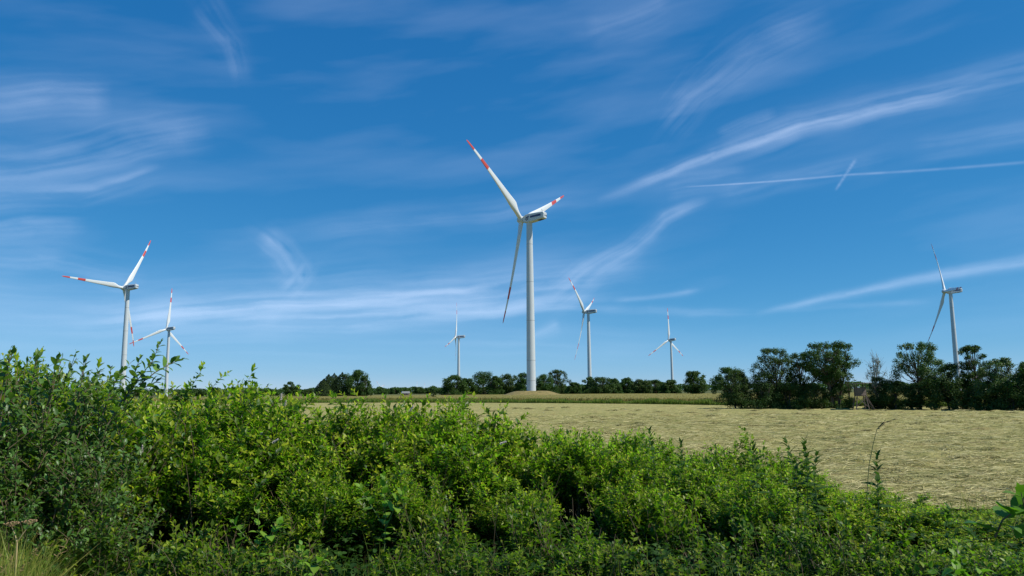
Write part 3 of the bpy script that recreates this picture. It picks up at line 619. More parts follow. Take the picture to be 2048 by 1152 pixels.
# spruce grove at left centre
def spruce(label, px, halfw, top_py, dist, seed):
    rng = np.random.default_rng(seed); x, y = at(px, dist); H = zat(px, top_py, dist); W_ = halfw/FPX*dist
    t = thing('spruce_tree', label, 'tree', (x, y, 0), 0, 'spruces of the left grove'); pos = []; nrm = []
    for q in range(5200):
        tt = rng.random()**1.25; lay = round(tt*16)/16+rng.normal()*0.008; r = W_*(1-lay)**0.7*(0.35+0.65*rng.random()**.5)*1.25+0.15
        an = rng.integers(0, 9)*0.698+lay*40+rng.normal()*0.16; pos.append((r*math.cos(an), r*math.sin(an), H*0.06+H*0.94*lay-0.28*r+rng.normal()*0.1)); nrm.append((math.cos(an), math.sin(an), .45))
    v, f = leaf_quads(np.array(pos), np.array(nrm)+rng.normal(size=(5200, 3))*.4, 0.62*rng.uniform(.6, 1.2, 5200), rng, .6)
    tag(link('crown', mesh('crown', v, f, [M_CONIFER], attrs={'age': np.repeat(rng.random(5200), 4)}), t), kind='stuff')
    link('trunk', MB().tube([(0, 0, -.2), (0, 0, H*.5), (0, 0, H*.97)], [.22, .12, .02], 6).mesh('trunk', M_BARK), t)
spruce('leftmost low spruce of the left grove', 646, 26, 760, 372, 201); spruce('pointed spruce second from the grove left end', 657, 30, 750, 378, 202)
spruce('tall pointed spruce in the grove middle, left one', 668, 28, 748, 384, 203); spruce('tall spruce in the grove middle, right one', 684, 30, 746, 376, 204)
GR = 'broadleaf trees of the left grove'
tree('grove_tree', 'big rounded broadleaf tree at the right of the spruce grove', 'tree', 712, 33, 744, 374, M_OAK, 210, .03, 'bush', 50, 80, .6, .27, GR, 2)
tree('grove_tree', 'browner broadleaf tree on the grove right edge', 'tree', 728, 17, 756, 368, M_BUSH, 211, .03, 'bush', 26, 70, .55, .3, GR, 2)
tree('grove_tree', 'single roundish tree left of the spruce grove', 'tree', 582, 17, 766, 400, M_OAK, 212, .06, 'oak', 28, 60, .6, .3, GR, 1)
tree('grove_tree', 'low bushy tree between single roundish tree and spruces', 'tree', 618, 15, 779, 400, M_BUSH, 213, .03, 'bush', 22, 60, .55, .32, GR, 2)
# far trees one can tell apart along the horizon
FG = 'far trees along the horizon'
farl = [(762, 16, 777), (790, 15, 776), (815, 12, 778), (838, 14, 775), (858, 12, 778), (876, 12, 778)]
for k, (px, hw, ty) in enumerate(farl):
    tree('far_tree', f'far dark tree on the horizon, {words[k]} from the spruce grove towards the oak row', 'tree', px, hw, ty, 900+20*k, M_OAK, 230+k, .03, 'round', 26, 50, 1.3, .32, FG, 1)
farl = [(30, 22, 776), (120, 20, 774), (178, 18, 771), (206, 14, 776), (275, 20, 778), (372, 18, 780), (398, 15, 778), (432, 13, 776), (470, 14, 775), (505, 18, 780), (540, 18, 779)]
for k, (px, hw, ty) in enumerate(farl):
    tree('far_tree', f'far dark tree peeking over the shrub thicket, {words[k]} from the left picture edge', 'tree', px, hw, ty, 700+37*((k*3) % 7), M_OAK, 250+k, .03, 'round', 26, 50, 1.0, .32, FG, 1)
# a far wood that reads as one mass closes the horizon
rng = np.random.default_rng(77); n = 52000; a = rng.uniform(-0.9, 0.9, n); d = rng.uniform(1500, 1650, n)
hh = 6+11*fbm(a*95, a*0+5, 4); z = hh*rng.random(n)**0.7; x, y = np.sin(a)*d, np.cos(a)*d
v, f = leaf_quads(np.stack([x, y, z], -1), rng.normal(size=(n, 3))+np.array([0, -.3, .8]), rng.uniform(2.0, 4.6, n), rng, .8)
tag(link('far_woodland', mesh('far_woodland', v, f, [M_OAK], attrs={'age': np.repeat(rng.random(n), 4)})), 'dark far-off woodland belt along the horizon', 'woodland', kind='stuff')

# hunting stand in the hedgerow
hx_, hy_ = at(1720, 96.5); hs_ = thing('hunting_stand', 'small wooden hunting stand on stilts between the hedgerow trees', 'hunting stand', (hx_, hy_, 0), -0.15)
B_ = MB(); B_.box((0.08, 0, 3.02), (1.95, 1.6, 0.07), Matrix.Rotation(-0.05, 3, 'Y')); link('roof', B_.mesh('roof', M_WOOD), hs_)
wl = link('cabin_wall', MB().box((0, 0, 1.62), (1.02, 1.02, .06)).mesh('cabin_floor', M_WOOD), hs_)
for k in range(6):
    zc = 1.72+k*0.155
    for (c, s) in (((0, -.5, zc), (1.04, .03, .145)), ((0, .5, zc), (1.04, .03, .145)), ((-.5, 0, zc), (.03, .97, .145)), ((.5, 0, zc), (.03, .97, .145))):
        link('board', MB().box(c, s).mesh('board', M_WOOD), wl)
for sx in (-1, 1):
    for sy in (-1, 1):
        link('leg', MB().tube([(sx*.72, sy*.72, -.1), (sx*.45, sy*.45, 1.62), (sx*.45, sy*.45, 2.98)], [.06, .055, .05], 6).mesh('leg', M_WOOD), hs_)
link('cross_brace', MB().tube([(-.66, -.68, .35), (.5, -.5, 1.45)], [.035, .035], 5).tube([(.66, -.68, .35), (-.5, -.5, 1.45)], [.035, .035], 5).mesh('cross_brace', M_WOOD), hs_)
ld = link('ladder', MB().tube([(1.45, -.25, -.05), (.52, -.25, 1.75)], [.04, .04], 5).tube([(1.45, .2, -.05), (.52, .2, 1.75)], [.04, .04], 5).mesh('ladder', M_WOOD), hs_)
for k in range(6):
    q = (k+.6)/6.3; link('rung', MB().tube([(1.45-.93*q, -.27, 1.8*q), (1.45-.93*q, .22, 1.8*q)], [.025, .025], 5).mesh('rung', M_WOOD), ld)
# far barn roof left of the oak row
bxx, byy = at(811, 640); brn = thing('barn', 'tiny far barn with a pale roof among the horizon trees', 'barn', (bxx, byy, 0), 0.25)
M_WALL = simple('barn_brick', (0.25, 0.16, 0.12), 0.9, 2, .2); M_ROOF = simple('pale_roof', (0.48, 0.47, 0.44), 0.6, 1, .15)
link('wall', MB().box((0, 0, .75), (7, 5, 1.5)).mesh('wall', M_WALL), brn)
link('roof', prism([(-3.7, 1.45), (3.7, 1.45), (2.9, 3.0), (-2.9, 3.0)], -2.7, 2.7, M_ROOF, 'roof'), brn)
link('door', MB().box((1.2, -2.53, .6), (1.4, .08, 1.2)).mesh('door', M_DARK), brn)

# ------------------------------------------------------------------ the shrub thicket in front
# leaf template: base, two mid rows with a sunken midrib, tip (10 triangles for large leaves, 4 for small ones)
SMALL = (np.array([(0, 0, 0), (.45, .5, .10), (.45, 0, -.02), (.45, -.5, .10), (1, 0, -.10)]), np.array([(0, 2, 1), (0, 3, 2), (2, 4, 1), (3, 4, 2)]))
OVAL = (np.array([(0, 0, 0), (.22, .36, .05), (.22, 0, 0), (.22, -.36, .05), (.55, .5, .06), (.55, 0, -.03), (.55, -.5, .06), (.84, .27, -.02), (.84, 0, -.09), (.84, -.27, -.02), (1, 0, -.17)]),
        np.array([(0, 2, 1), (0, 3, 2), (1, 2, 5), (1, 5, 4), (2, 3, 6), (2, 6, 5), (4, 5, 8), (4, 8, 7), (5, 6, 9), (5, 9, 8), (7, 8, 10), (8, 9, 10)]))
def stamp(tpl, org, dr, up, length, width, age=None):
    """place a leaf template: x along dr, z towards up"""
    V, F = tpl; dr = dr/np.linalg.norm(dr, axis=1)[:, None]; y = np.cross(up, dr); y /= np.linalg.norm(y, axis=1)[:, None]+1e-9; z = np.cross(dr, y)
    v = org[:, None]+V[None, :, :1]*length[:, None, None]*dr[:, None]+V[None, :, 1:2]*width[:, None, None]*y[:, None]+V[None, :, 2:]*length[:, None, None]*z[:, None]
    f = F[None]+(np.arange(len(org))*len(V))[:, None, None]; return v.reshape(-1, 3), f.reshape(-1, 3), np.repeat(age, len(V))
class Shrub:
    def __init__(s, seed, tpl=SMALL): s.rng = np.random.default_rng(seed); s.tpl = tpl; s.lv = []; s.lf = []; s.la = []; s.n = 0; s.stems = MB()
    def axis(s, p0, d, L, droop, K=6):
        d = np.array(d)/np.linalg.norm(d); ts = np.linspace(0, 1, K); wob = s.rng.normal(size=3)*0.06*L
        return p0+d*L*ts[:, None]+np.array([0, 0, -droop*L])*ts[:, None]**2+wob*np.sin(ts*3)[:, None]
    def leaves(s, pts, t0, n, ln, wr, ang, young):
        rng = s.rng; K = len(pts); t = np.linspace(t0, 1.0, n)+rng.normal(0, .01, n); t = np.clip(t, 0, 1)
        idx = t*(K-1); i0 = np.minimum(idx.astype(int), K-2); fr = (idx-i0)[:, None]; org = pts[i0]*(1-fr)+pts[i0+1]*fr; ax = pts[i0+1]-pts[i0]; ax /= np.linalg.norm(ax, axis=1)[:, None]
        ref = np.array([.3, .2, .93]) if abs(ax[:, 2]).mean() < .8 else np.array([1., .1, 0]); u = np.cross(ax, ref); u /= np.linalg.norm(u, axis=1)[:, None]; w = np.cross(ax, u)
        ph = np.arange(n)*2.4+rng.uniform(0, 6)+rng.normal(0, .35, n); rd = np.cos(ph)[:, None]*u+np.sin(ph)[:, None]*w
        a = ang*1.18*(1.1-.62*t**4)+rng.normal(0, .22, n); dr = ax*np.cos(a)[:, None]+rd*np.sin(a)[:, None]+np.array([0, 0, .12]); up = ax*.5-rd*.15+np.array([.18, -.12, 1.0])+rng.normal(size=(n, 3))*.32
        L_ = ln*rng.uniform(.55, 1.3, n)*np.clip(1.12-.62*t**4, .4, 1.1); age = np.clip(young*(t-.38)*1.8+rng.normal(0, .13, n), 0, 1)
        v, f, ag = stamp(s.tpl, org+rd*.003, dr, up, L_, L_*wr*rng.uniform(.85, 1.15, n), age); s.lv.append(v); s.lf.append(f+s.n); s.la.append(ag); s.n += len(v)
    def shoot(s, p0, d, L, ln, wr, twigs=5, young=1.0, droop=.06, r=.005, dens=1.0, t0=.3):
        p = s.axis(np.array(p0, float), d, L, droop); s.stems.tube(p, np.linspace(r, r*.35, len(p)), 4, False)
        s.leaves(p, t0, max(6, int(L*30*dens)), ln, wr, .95, young)
        for k in range(twigs):
            t = s.rng.uniform(t0*.8, .92); i = t*(len(p)-1); i0 = int(i); q = p[i0]+(p[i0+1]-p[i0])*(i-i0); an = s.rng.uniform(0, 6.28); dd = np.array([math.cos(an)*.75, math.sin(an)*.75, .75])
            L2 = s.rng.uniform(.12, .34)*min(1, L); p2 = s.axis(q, dd, L2, .05, 4); s.stems.tube(p2, np.linspace(r*.5, r*.2, 4), 3, False); s.leaves(p2, .12, max(6, int(L2*46*dens)), ln*.9, wr, .9, young*1.1*t**1.3)
    def finish(s, lm, sm, nm='foliage'):
        v = np.concatenate(s.lv); return mesh(nm, v, np.concatenate(s.lf), [lm], False, attrs={'age': np.concatenate(s.la)}), s.stems.mesh('stems', sm), float(np.percentile(v[:, 2], 98.5))
def spirea(seed, H=1.35, R=.55, shoots=54, ln=.070, young=1.0, wr=.54, tw=(8, 13), dens=1.15, t0=.40):
    s = Shrub(seed); rng = s.rng
    for k in range(shoots):
        an = rng.uniform(0, 6.283); q = math.sqrt(rng.random()); p0 = (math.cos(an)*q*R*.55, math.sin(an)*q*R*.55, 0)
        h = H*(1-.42*q*q)*rng.uniform(.72, 1.05); d = (math.cos(an)*q*R*.65+rng.normal()*.08, math.sin(an)*q*R*.65+rng.normal()*.08, h)
        s.shoot(p0, d, math.hypot(h, R*.5*q), ln, wr, int(rng.integers(*tw)), young, .05, .005, dens, t0)
    for k in range(9):
        an = rng.uniform(0, 6.28); h = H*rng.uniform(.6, .95); p = s.axis(np.array([rng.normal()*.2, rng.normal()*.2, 0]), (math.cos(an)*.5, math.sin(an)*.5, 1.3), h, .1); s.stems.tube(p, np.linspace(.006, .002, len(p)), 4, False)
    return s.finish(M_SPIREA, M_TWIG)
def sallow(seed, H=1.9, R=.7, shoots=34):
    s = Shrub(seed, OVAL); rng = s.rng
    for k in range(shoots):
        an = rng.uniform(0, 6.283); q = math.sqrt(rng.random()); h = H*(1-.35*q*q)*rng.uniform(.65, 1.05)
        s.shoot((math.cos(an)*q*R*.4, math.sin(an)*q*R*.4, 0), (math.cos(an)*q*R*.9+rng.normal()*.1, math.sin(an)*q*R*.9+rng.normal()*.1, h), h*1.03, .066, .48, int(rng.integers(9, 14)), .6, .06, .007, .75, .2)
    return s.finish(M_SALLOW, M_TWIG)
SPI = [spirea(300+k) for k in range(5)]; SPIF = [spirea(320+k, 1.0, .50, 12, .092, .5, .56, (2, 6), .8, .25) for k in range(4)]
SAL = [sallow(340+k) for k in range(3)]
PROF_X = [-200, 0, 100, 200, 260, 350, 480, 560, 610, 660, 700, 780, 850, 950, 1000, 1040, 1100, 1170, 1250, 1330, 1450, 1550, 1600, 1650, 1750, 1830, 1900, 2000, 2048, 2250]
PROF_Y = [720, 735, 770, 785, 790, 792, 785, 790, 810, 822, 812, 808, 812, 828, 852, 846, 856, 862, 878, 890, 898, 898, 918, 948, 982, 1004, 1032, 1062, 1078, 1110]
def plant(name, label, cat, px, dist, topz, proto, nomH, seed, group, wide=1.0):
    rng = random.Random(seed); x, y = at(px, dist); g = float(bank_z(x, y))-0.04; s = max(.25, (topz-g)/proto[2]); w = max(.75, min(1.25, s))*wide
    t = thing(name, label, cat, (x, y, g), rng.uniform(0, 6.28), group); t.scale = (w, w, s)
    tag(link('foliage', proto[0], t), kind='stuff'); link('stems', proto[1], t); return t
ordw = lambda k: words[k] if k < len(words) else ['seventeenth', 'eighteenth', 'nineteenth', 'twentieth', 'twenty-first', 'twenty-second', 'twenty-third', 'twenty-fourth', 'twenty-fifth', 'twenty-sixth'][k-16]
rows = [('added light-blocking rear row', 10.1, 12, 150, 1.30, 'yellow-green spirea shrub'), ('topmost back row', 9.6, 0, 112, 1.30, 'yellow-green spirea shrub'), ('upper middle row', 8.9, 20, 122, 1.30, 'leafy green spirea shrub'), ('shaded middle row', 8.2, 80, 215, 1.3, 'dark-bottomed green spirea shrub')]  # rear row added to block light coming through from behind
R_ = random.Random(9)
for rn, dist, drop, step, nom, desc in rows:
    px = -60 + R_.uniform(0, 40); k = 0
    while px < 2130:
        lower = 45 if drop > 50 and 560 < px < 1040 else 0
        ty = np.interp(px, PROF_X, PROF_Y)+drop+lower+R_.uniform(-14, 22)
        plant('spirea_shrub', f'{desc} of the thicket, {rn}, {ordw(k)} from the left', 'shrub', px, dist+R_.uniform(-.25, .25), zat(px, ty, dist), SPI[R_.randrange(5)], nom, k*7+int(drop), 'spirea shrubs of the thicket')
        px += step*R_.uniform(.8, 1.15); k += 1
# lower shoots standing out in front of the thicket
fr = [(165, 985, 7.4), (215, 1020, 7.0), (345, 1060, 6.7), (400, 1045, 6.9), (475, 1085, 6.5), (560, 1030, 7.0), (600, 1085, 6.4), (845, 1010, 7.0), (890, 965, 7.4), (885, 1075, 6.5), (985, 1085, 6.4),
      (1065, 975, 7.5), (1110, 1000, 7.1), (1175, 1040, 6.8), (1225, 1075, 6.5), (1345, 985, 7.4), (1405, 1080, 6.4), (1480, 1000, 7.2), (1555, 1030, 6.9), (1640, 1020, 7.1), (1710, 1060, 6.8), (1790, 1050, 7.0), (1850, 1090, 6.6), (1915, 1075, 7.0), (1975, 1105, 6.6), (2035, 1105, 6.9)]
for k, (px, ty, D) in enumerate(sorted(fr)):
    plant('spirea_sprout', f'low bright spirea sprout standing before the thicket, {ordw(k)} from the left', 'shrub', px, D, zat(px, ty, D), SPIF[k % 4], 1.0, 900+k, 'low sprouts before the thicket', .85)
k = 0; px = 120.0
while px < 2120:
    if 690 < px < 800 or 900 < px < 1000 or 1250 < px < 1310: px += 30; continue
    D = R_.uniform(6.4, 6.9); ty = R_.uniform(1080, 1125)+max(0, px-1500)*.03
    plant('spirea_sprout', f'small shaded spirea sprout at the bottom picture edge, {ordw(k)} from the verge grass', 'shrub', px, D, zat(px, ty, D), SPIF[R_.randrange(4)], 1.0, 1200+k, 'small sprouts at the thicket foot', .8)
    px += R_.uniform(120, 190); k += 1
# sallow shrubs at the left, taller than the rest
for k, (px, ty, D, lb) in enumerate([(20, 752, 8.4, 'tall grey-green sallow shrub cut by the left picture edge'), (-70, 735, 7.8, 'grey-green sallow shrub half outside the left picture edge'), (95, 765, 8.0, 'grey-green sallow shrub second from the left edge with upright shoots'),
        (175, 785, 8.6, 'grey-green sallow shrub in front of the large left turbine'), (70, 880, 7.4, 'shaded lower sallow shrub at the left, above the verge grass'), (185, 920, 7.3, 'pale grey-green sallow shoot cluster right of the shaded lower sallow')]):
    plant('sallow_shrub', lb, 'shrub', px, D, zat(px, ty, D), SAL[k % 3], 1.85, 950+k, 'sallow shrubs at the left')

def leaf_obj_mesh(name, tpl, L, wr, m, age=.5):
    V = tpl[0]*np.array([L, L*wr, L]); return mesh(name, V, tpl[1], [m], True, attrs={'age': np.full(len(V), age)})
def orient(org, dr, up):
    x = Vector(dr).normalized(); y = Vector(up).cross(x).normalized(); z = x.cross(y); M_ = Matrix((x, y, z)).transposed().to_4x4(); M_.translation = org; return M_
def leafy(name, label, cat, paths, spec, seed, loc, meshes, stem_m, group=None, opposite=False, r=.006):
    """a plant whose large leaves are single parts: paths are stem polylines, spec = leaves per metre, start, angle"""
    rng = np.random.default_rng(seed); t = thing(name, label, cat, loc, 0, group); B_ = MB(); per, t0, ang, droop = spec
    for pth in paths:
        p = np.array(pth, float); L = np.linalg.norm(np.diff(p, axis=0), axis=1).sum(); B_.tube(p, np.linspace(r, r*.35, len(p)), 5, False)
        n = max(3, int(L*per)); K = len(p)
        for q in range(n):
            tt = t0+(1-t0)*q/(n-1); i = tt*(K-1); i0 = min(int(i), K-2); o = p[i0]+(p[i0+1]-p[i0])*(i-i0); ax = p[i0+1]-p[i0]; ax = ax/np.linalg.norm(ax)
            for sd_ in ((0, math.pi) if opposite else (0,)):
                ph = q*(1.57 if opposite else 2.4)+sd_+rng.normal()*.3; u = np.cross(ax, (.2, .97, .1)); u /= np.linalg.norm(u); w = np.cross(ax, u); rd = math.cos(ph)*u+math.sin(ph)*w
                a = ang*(1.1-.7*tt**3)+rng.normal()*.15; dr = ax*math.cos(a)+rd*math.sin(a)+np.array([0, 0, -droop*(1-tt)]); s = rng.uniform(.75, 1.15)*max(.45, 1.1-.6*tt**3)
                lf = link('leaf', meshes[int(rng.integers(len(meshes)))], t); lf.matrix_local = orient(Vector(o), dr, tuple(ax*.5+np.array([0, 0, .9])+rng.normal(size=3)*.25)) @ Matrix.Scale(s, 4)
    link('stems', B_.mesh('stems', stem_m, True), t); return t
def pxpath(pts, D, loc): return [tuple(np.array([*at(px, D+dd, py), zat(px, py, D+dd)])-np.array(loc)) for px, py, dd in pts]
SL = [leaf_obj_mesh('sallow_leaf', OVAL, .098, .56, M_SALLOW, a) for a in (.1, .5, .9)]
def skyline(label, stems, D, seed):
    x, y = at(stems[0][0][0], D); loc = (x, y, float(bank_z(x, y)))
    leafy('sallow_branch', label, 'shrub', [pxpath(s, D, loc) for s in stems], (44, .10, .95, .1), seed, loc, SL, M_TWIG, 'sallow branches against the sky')
skyline('long arching sallow branch reaching across the small left turbine tower', [[(215, 850, 0), (245, 800, 0), (275, 760, -.05), (305, 722, -.05), (322, 682, 0)], [(278, 770, 0), (310, 745, 0), (340, 728, .03), (366, 718, .05)], [(245, 812, 0), (262, 770, 0), (280, 715, 0)], [(258, 790, 0), (290, 775, .05), (322, 758, .08)]], 7.6, 41)
skyline('upright sallow shoot left of the large left turbine tower', [[(150, 830, 0), (158, 790, 0), (165, 750, 0), (169, 718, 0)], [(155, 800, 0), (178, 775, 0), (190, 755, 0)]], 7.6, 42)
skyline('short sallow shoot crossing the large left turbine tower foot', [[(205, 830, 0), (218, 790, 0), (232, 762, 0), (243, 742, 0)]], 7.6, 43)
skyline('sallow shoot tip nearest the left picture edge', [[(0, 800, 0), (8, 760, 0), (18, 725, 0), (27, 700, 0)], [(2, 780, 0), (-12, 745, 0), (-8, 715, 0)]], 7.3, 44)
skyline('pair of sallow shoots left of the upright shoot', [[(60, 810, 0), (64, 770, 0), (70, 735, 0), (76, 708, 0)], [(95, 810, 0), (104, 770, 0), (110, 735, 0), (118, 714, 0)]], 7.5, 45)
# nettles over the right skyline
NTPL = (np.array([(0, 0, 0), (.12, .32, .02), (.2, 0, 0), (.12, -.32, .02), (.3, .5, 0), (.36, .38, 0), (.5, 0, -.06), (.3, -.5, 0), (.36, -.38, 0), (.58, .34, -.06), (.58, -.34, -.06), (.8, .14, -.16), (.8, -.14, -.16), (1, 0, -.28)]),
        np.array([(0, 2, 1), (0, 3, 2), (1, 2, 4), (3, 7, 2), (4, 2, 5), (7, 8, 2), (5, 2, 6), (8, 6, 2), (5, 6, 9), (8, 10, 6), (9, 6, 11), (10, 12, 6), (11, 6, 13), (12, 13, 6)]))
NL = [leaf_obj_mesh('nettle_leaf', NTPL, .135, .40, M_NETTLE, a) for a in (0, .5)]
for k, (px, ty, D, lb) in enumerate([(1298, 862, 8.4, 'dark nettle stalk rising above the thicket, leftmost of the nettles'), (1352, 884, 8.4, 'short dark nettle stalk right of the leftmost nettle'), (1575, 880, 7.6, 'tall dark nettle of the pair before the hay, left one'),
        (1606, 882, 7.7, 'tall dark nettle of the pair before the hay, right one'), (1628, 905, 7.6, 'smaller nettle just right of the nettle pair'), (1738, 912, 7.4, 'single nettle below the long drooping grass stalk'), (1500, 888, 7.8, 'nettle tip left of the nettle pair'), (1880, 1012, 7.2, 'low nettle before the hay near the broad-leaved branch'), (1915, 1030, 7.2, 'lowest nettle at right beside the broad-leaved branch')]):
    x, y = at(px, D); g = float(bank_z(x, y)); H = zat(px, ty, D)-g; rg = random.Random(k)
    leafy('nettle', lb, 'nettle', [[(0, 0, 0), (rg.uniform(-.04, .04), 0, H*.4), (rg.uniform(-.05, .05), .02, H*.75), (rg.uniform(-.05, .05), 0, H)]], (17, .35, 1.15, .2), 60+k, (x, y, g), NL, M_GREENSTEM, 'nettles on the thicket skyline', True, .005)
# broad-leaved branch at the right edge, and bright saplings in the thicket face
BTPL = (np.array([(0, 0, 0), (.1, .38, .04), (.25, 0, 0), (.1, -.38, .04), (.45, .55, .05), (.55, 0, -.04), (.45, -.55, .05), (.75, .36, -.02), (.8, 0, -.1), (.75, -.36, -.02), (1, 0, -.2)]), OVAL[1])
BLF = [leaf_obj_mesh('broad_leaf', BTPL, .17, .78, M_BROAD, a) for a in (0, .4)]; BLS = [leaf_obj_mesh('broad_leaf_small', BTPL, .10, .62, M_BROAD, a) for a in (.75, 1.0)]
x, y = at(2010, 5.6); loc = (x, y, .9)
leafy('broad_leaved_branch', 'branch with large dark rounded leaves at the right picture edge', 'plant', [pxpath([(1990, 1075, 0), (2005, 1040, 0), (2030, 1022, 0), (2052, 1000, .05)], 5.6, loc), pxpath([(2070, 1060, .1), (2050, 1020, 0), (2042, 985, -.05)], 5.6, loc)], (26, .1, 1.1, .25), 71, loc, BLF, M_TWIG, None, False, .007)
for k, (px, ty, D, hgt, lb) in enumerate([(770, 938, 6.9, .75, 'bright broad-leaved maple sapling in the dark middle of the thicket'), (612, 1088, 6.2, .35, 'bright broad-leaved sapling low at bottom left of centre'), (525, 1010, 6.7, .45, 'broad-leaved bramble shoot left of the maple sapling'), (1880, 1100, 6.1, .4, 'broad-leaved bramble low at the bottom right')]):
    x, y = at(px, D); g = float(bank_z(x, y)); H = zat(px, ty, D)-g; rg = random.Random(40+k)
    leafy('broad_leaved_sapling', lb, 'sapling', [[(0, 0, 0), (.02, 0, H*.5), (0, -.02, H)], [(.01, 0, H*.45), (.12, -.05, H*.7), (.19, -.06, H*.82)], [(0, 0, H*.5), (-.12, -.05, H*.72), (-.2, -.05, H*.85)]], (24, .35, 1.1, .15), 80+k, (x, y, g), BLS, M_GREENSTEM, 'broad-leaved saplings in the thicket', False, .005)
# blossom spikes
SPK = MB(); rg = np.random.default_rng(4)
for q in range(90):
    t = rg.random(); an = rg.uniform(0, 6.28); r = .010*(1-.6*t)+.001; c = np.array([r*math.cos(an), r*math.sin(an), .07*t]); e = .004
    SPK.add(c+np.array([(e, 0, 0), (0, e, 0), (-e, 0, 0), (0, -e, 0), (0, 0, e), (0, 0, -e)]), [(0, 1, 4), (1, 2, 4), (2, 3, 4), (3, 0, 4), (1, 0, 5), (2, 1, 5), (3, 2, 5), (0, 3, 5)])
SPM = SPK.mesh('blossom', M_FLOWER); STM = MB().tube([(0, 0, -.3), (0, 0, .1)], [.003, .002], 4, False).mesh('stalk', M_GREENSTEM)
for k, (px, py, D, tilt, lb) in enumerate([(518, 876, 8.3, .5, 'small pale blossom spike, left of the tilted pair in the thicket'), (545, 886, 8.2, 1.0, 'pale pink blossom spike tilted right in the left thicket'), (562, 800, 9.0, .1, 'white blossom spike topmost above the left thicket'), (569, 812, 9.0, .3, 'white blossom spike just below the topmost one'),
        (820, 822, 8.9, .6, 'pale blossom spike on the thicket top right of the spruce grove'), (455, 800, 9.0, .4, 'small white blossom spike left of the topmost one'), (283, 905, 7.9, .2, 'tiny white blossom spike in the left thicket face'), (1000, 888, 8.2, 1.2, 'pale blossom spike at the thicket shoulder left of centre')]):
    x, y = at(px, D, py); t = thing('blossom_spike', lb, 'flower', (x, y, zat(px, py, D)), 0, 'blossom spikes'); t.rotation_euler = (.15, tilt, 0)
    link('blossom', SPM, t); link('stalk', STM, t)
# long drooping grass stalk before the hay
x, y = at(1735, 7.2); loc = (x, y, .9); pp = pxpath([(1733, 1000, 0), (1738, 930, 0), (1746, 890, 0), (1754, 858, 0), (1764, 846, 0), (1790, 838, 0)], 7.2, loc)
t = thing('grass_stalk', 'long single grass stalk drooping over the hay at right', 'grass', loc); link('stem', MB().tube(pp, [.003, .003, .0028, .0024, .002, .001], 5, False).mesh('stem', M_GREENSTEM), t)
p = np.array(pp); B_ = MB(); rg = np.random.default_rng(8)
for q in range(46):
    tt = rg.random(); o = p[3]+(p[4]-p[3])*tt*2 if tt < .5 else p[4]+(p[5]-p[4])*(tt-.5)*2; e = o+np.array([.02, rg.normal()*.006, rg.normal()*.006]); B_.tube([o, (o+e)/2, e], [.0008, .0024, .0004], 4, False)
link('seed_head', B_.mesh('seed_head', M_SEED), t)
# low leafy undergrowth below the thicket
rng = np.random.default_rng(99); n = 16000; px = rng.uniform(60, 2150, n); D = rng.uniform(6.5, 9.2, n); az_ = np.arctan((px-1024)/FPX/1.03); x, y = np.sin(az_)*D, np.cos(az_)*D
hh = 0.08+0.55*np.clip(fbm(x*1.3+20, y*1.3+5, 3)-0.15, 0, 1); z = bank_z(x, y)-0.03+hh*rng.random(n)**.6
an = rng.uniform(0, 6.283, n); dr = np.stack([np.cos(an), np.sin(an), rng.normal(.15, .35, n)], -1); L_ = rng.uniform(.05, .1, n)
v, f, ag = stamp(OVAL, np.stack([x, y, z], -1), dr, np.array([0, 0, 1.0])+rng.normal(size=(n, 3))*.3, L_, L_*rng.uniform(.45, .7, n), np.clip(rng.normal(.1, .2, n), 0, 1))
tag(link('undergrowth', mesh('undergrowth', v, f, [M_UNDER], attrs={'age': ag})), 'low shade-toned leafy undergrowth at the foot of the thicket', 'undergrowth', kind='stuff')
# verge grass at the bottom left and thin blades in the thicket foot
rng = np.random.default_rng(16); n = 1300; px = 2170-1000*rng.random(n)**1.3; D = rng.uniform(8.4, 10.6, n); az_ = np.arctan((px-1024)/FPX); x, y = np.sin(az_)*D, np.cos(az_)*D
v, f, yg = blades(n, x, y, bank_z(x, y), rng.uniform(.18, .5, n), rng.uniform(.004, .009, n), .9, rng, np.clip(rng.normal(.35, .35, n), 0, 1))
tag(link('field_edge_grass', mesh('field_edge_grass', v, f, [M_GRASS], attrs={'age': yg})), 'tangled grass blades between the thicket and the mown hay', 'grass', kind='stuff')
rng = np.random.default_rng(15); n = 7300
px = np.concatenate([rng.uniform(-250, 175, 6500), rng.uniform(-250, 2200, 800)]); D = np.concatenate([rng.uniform(4.2, 6.9, 6500), rng.uniform(5.6, 7.2, 800)])
az_ = np.arctan((px-1024)/FPX/1.036); x, y = np.sin(az_)*D, np.cos(az_)*D
h = rng.uniform(.3, .78, n)*np.where(np.arange(n) < 6500, np.clip((185-px)/130, .4, 1), .55)
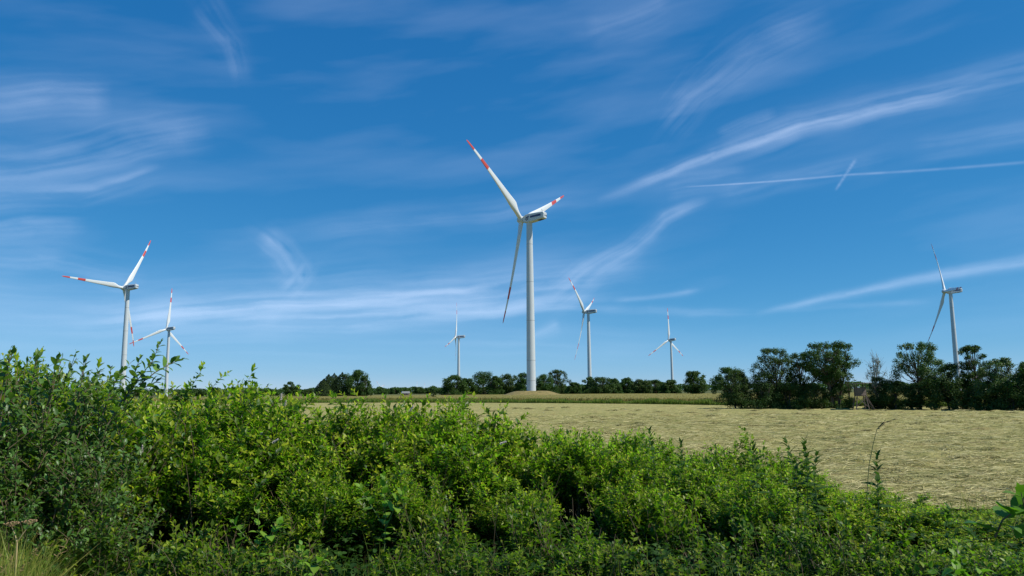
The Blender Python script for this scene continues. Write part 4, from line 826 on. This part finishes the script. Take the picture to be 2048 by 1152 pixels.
v, f, yg = blades(n, x, y, bank_z(x, y), h, rng.uniform(.004, .009, n), .55, rng, np.clip(rng.normal(.35, .35, n), 0, 1)*np.where(np.arange(n) < 6500, 1, .35))
tag(link('verge_grass', mesh('verge_grass', v, f, [M_GRASS], attrs={'age': yg})), 'yellow-green verge grass at the bottom left in front of the thicket', 'grass', kind='stuff')
n = 90; px = rng.uniform(-120, 120, n); D = rng.uniform(4.8, 6.6, n); B_ = MB(); az_ = np.arctan((px-1024)/FPX/1.036)
for q in range(n):
    x, y = math.sin(az_[q])*D[q], math.cos(az_[q])*D[q]; H = rng.uniform(.4, .66)*np.clip((150-px[q])/130, .5, 1); l = rng.normal(size=2)*.12; b0 = np.array([x, y, .88]); e = b0+np.array([l[0], l[1], H])
    B_.tube([b0, (b0+e)/2+np.array([0, 0, .03]), e], [.0016, .0014, .001], 3, False)
    for w in range(7): o = b0+(e-b0)*rng.uniform(.8, 1); B_.tube([o, o+np.array([rng.normal()*.012, rng.normal()*.012, .018]), o+np.array([rng.normal()*.02, rng.normal()*.02, .03])], [.001, .004, .001], 3, False)
tag(link('seeding_grass', B_.mesh('seeding_grass', M_SEED)), 'rust-coloured seeding grass heads among the verge grass', 'grass', kind='stuff')
x, y = at(37, 5.6, 1100); t = thing('dry_umbel', 'yellowed forked umbel stalk in the verge grass at bottom left', 'plant', (x, y, .88))
H = zat(37, 1085, 5.6)-.88; hd = link('stalk', MB().tube([(0, 0, 0), (-.005, 0, H*.6), (-.012, 0, H)], [.007, .006, .005], 6, False).tube([(-.012, 0, H), (.02, 0, H+.05), (.05, .01, H+.10)], [.004, .003, .002], 5, False).tube([(-.012, 0, H), (-.03, 0, H+.05), (-.05, 0, H+.09)], [.004, .003, .002], 5, False).mesh('stalk', M_STRAW), t)
for c in ((.05, .01, H+.10), (-.05, 0, H+.09)):
    B_ = MB()
    for q in range(14):
        an = q*2.4; r = .012*math.sqrt(q); e = np.array(c)+np.array([r*math.cos(an), r*math.sin(an), .03-r*.2]); B_.tube([c, e], [.0012, .0012], 3, False); B_.box(e, (.008, .008, .006))
    link('seed_umbel', B_.mesh('seed_umbel', M_SEED), hd)
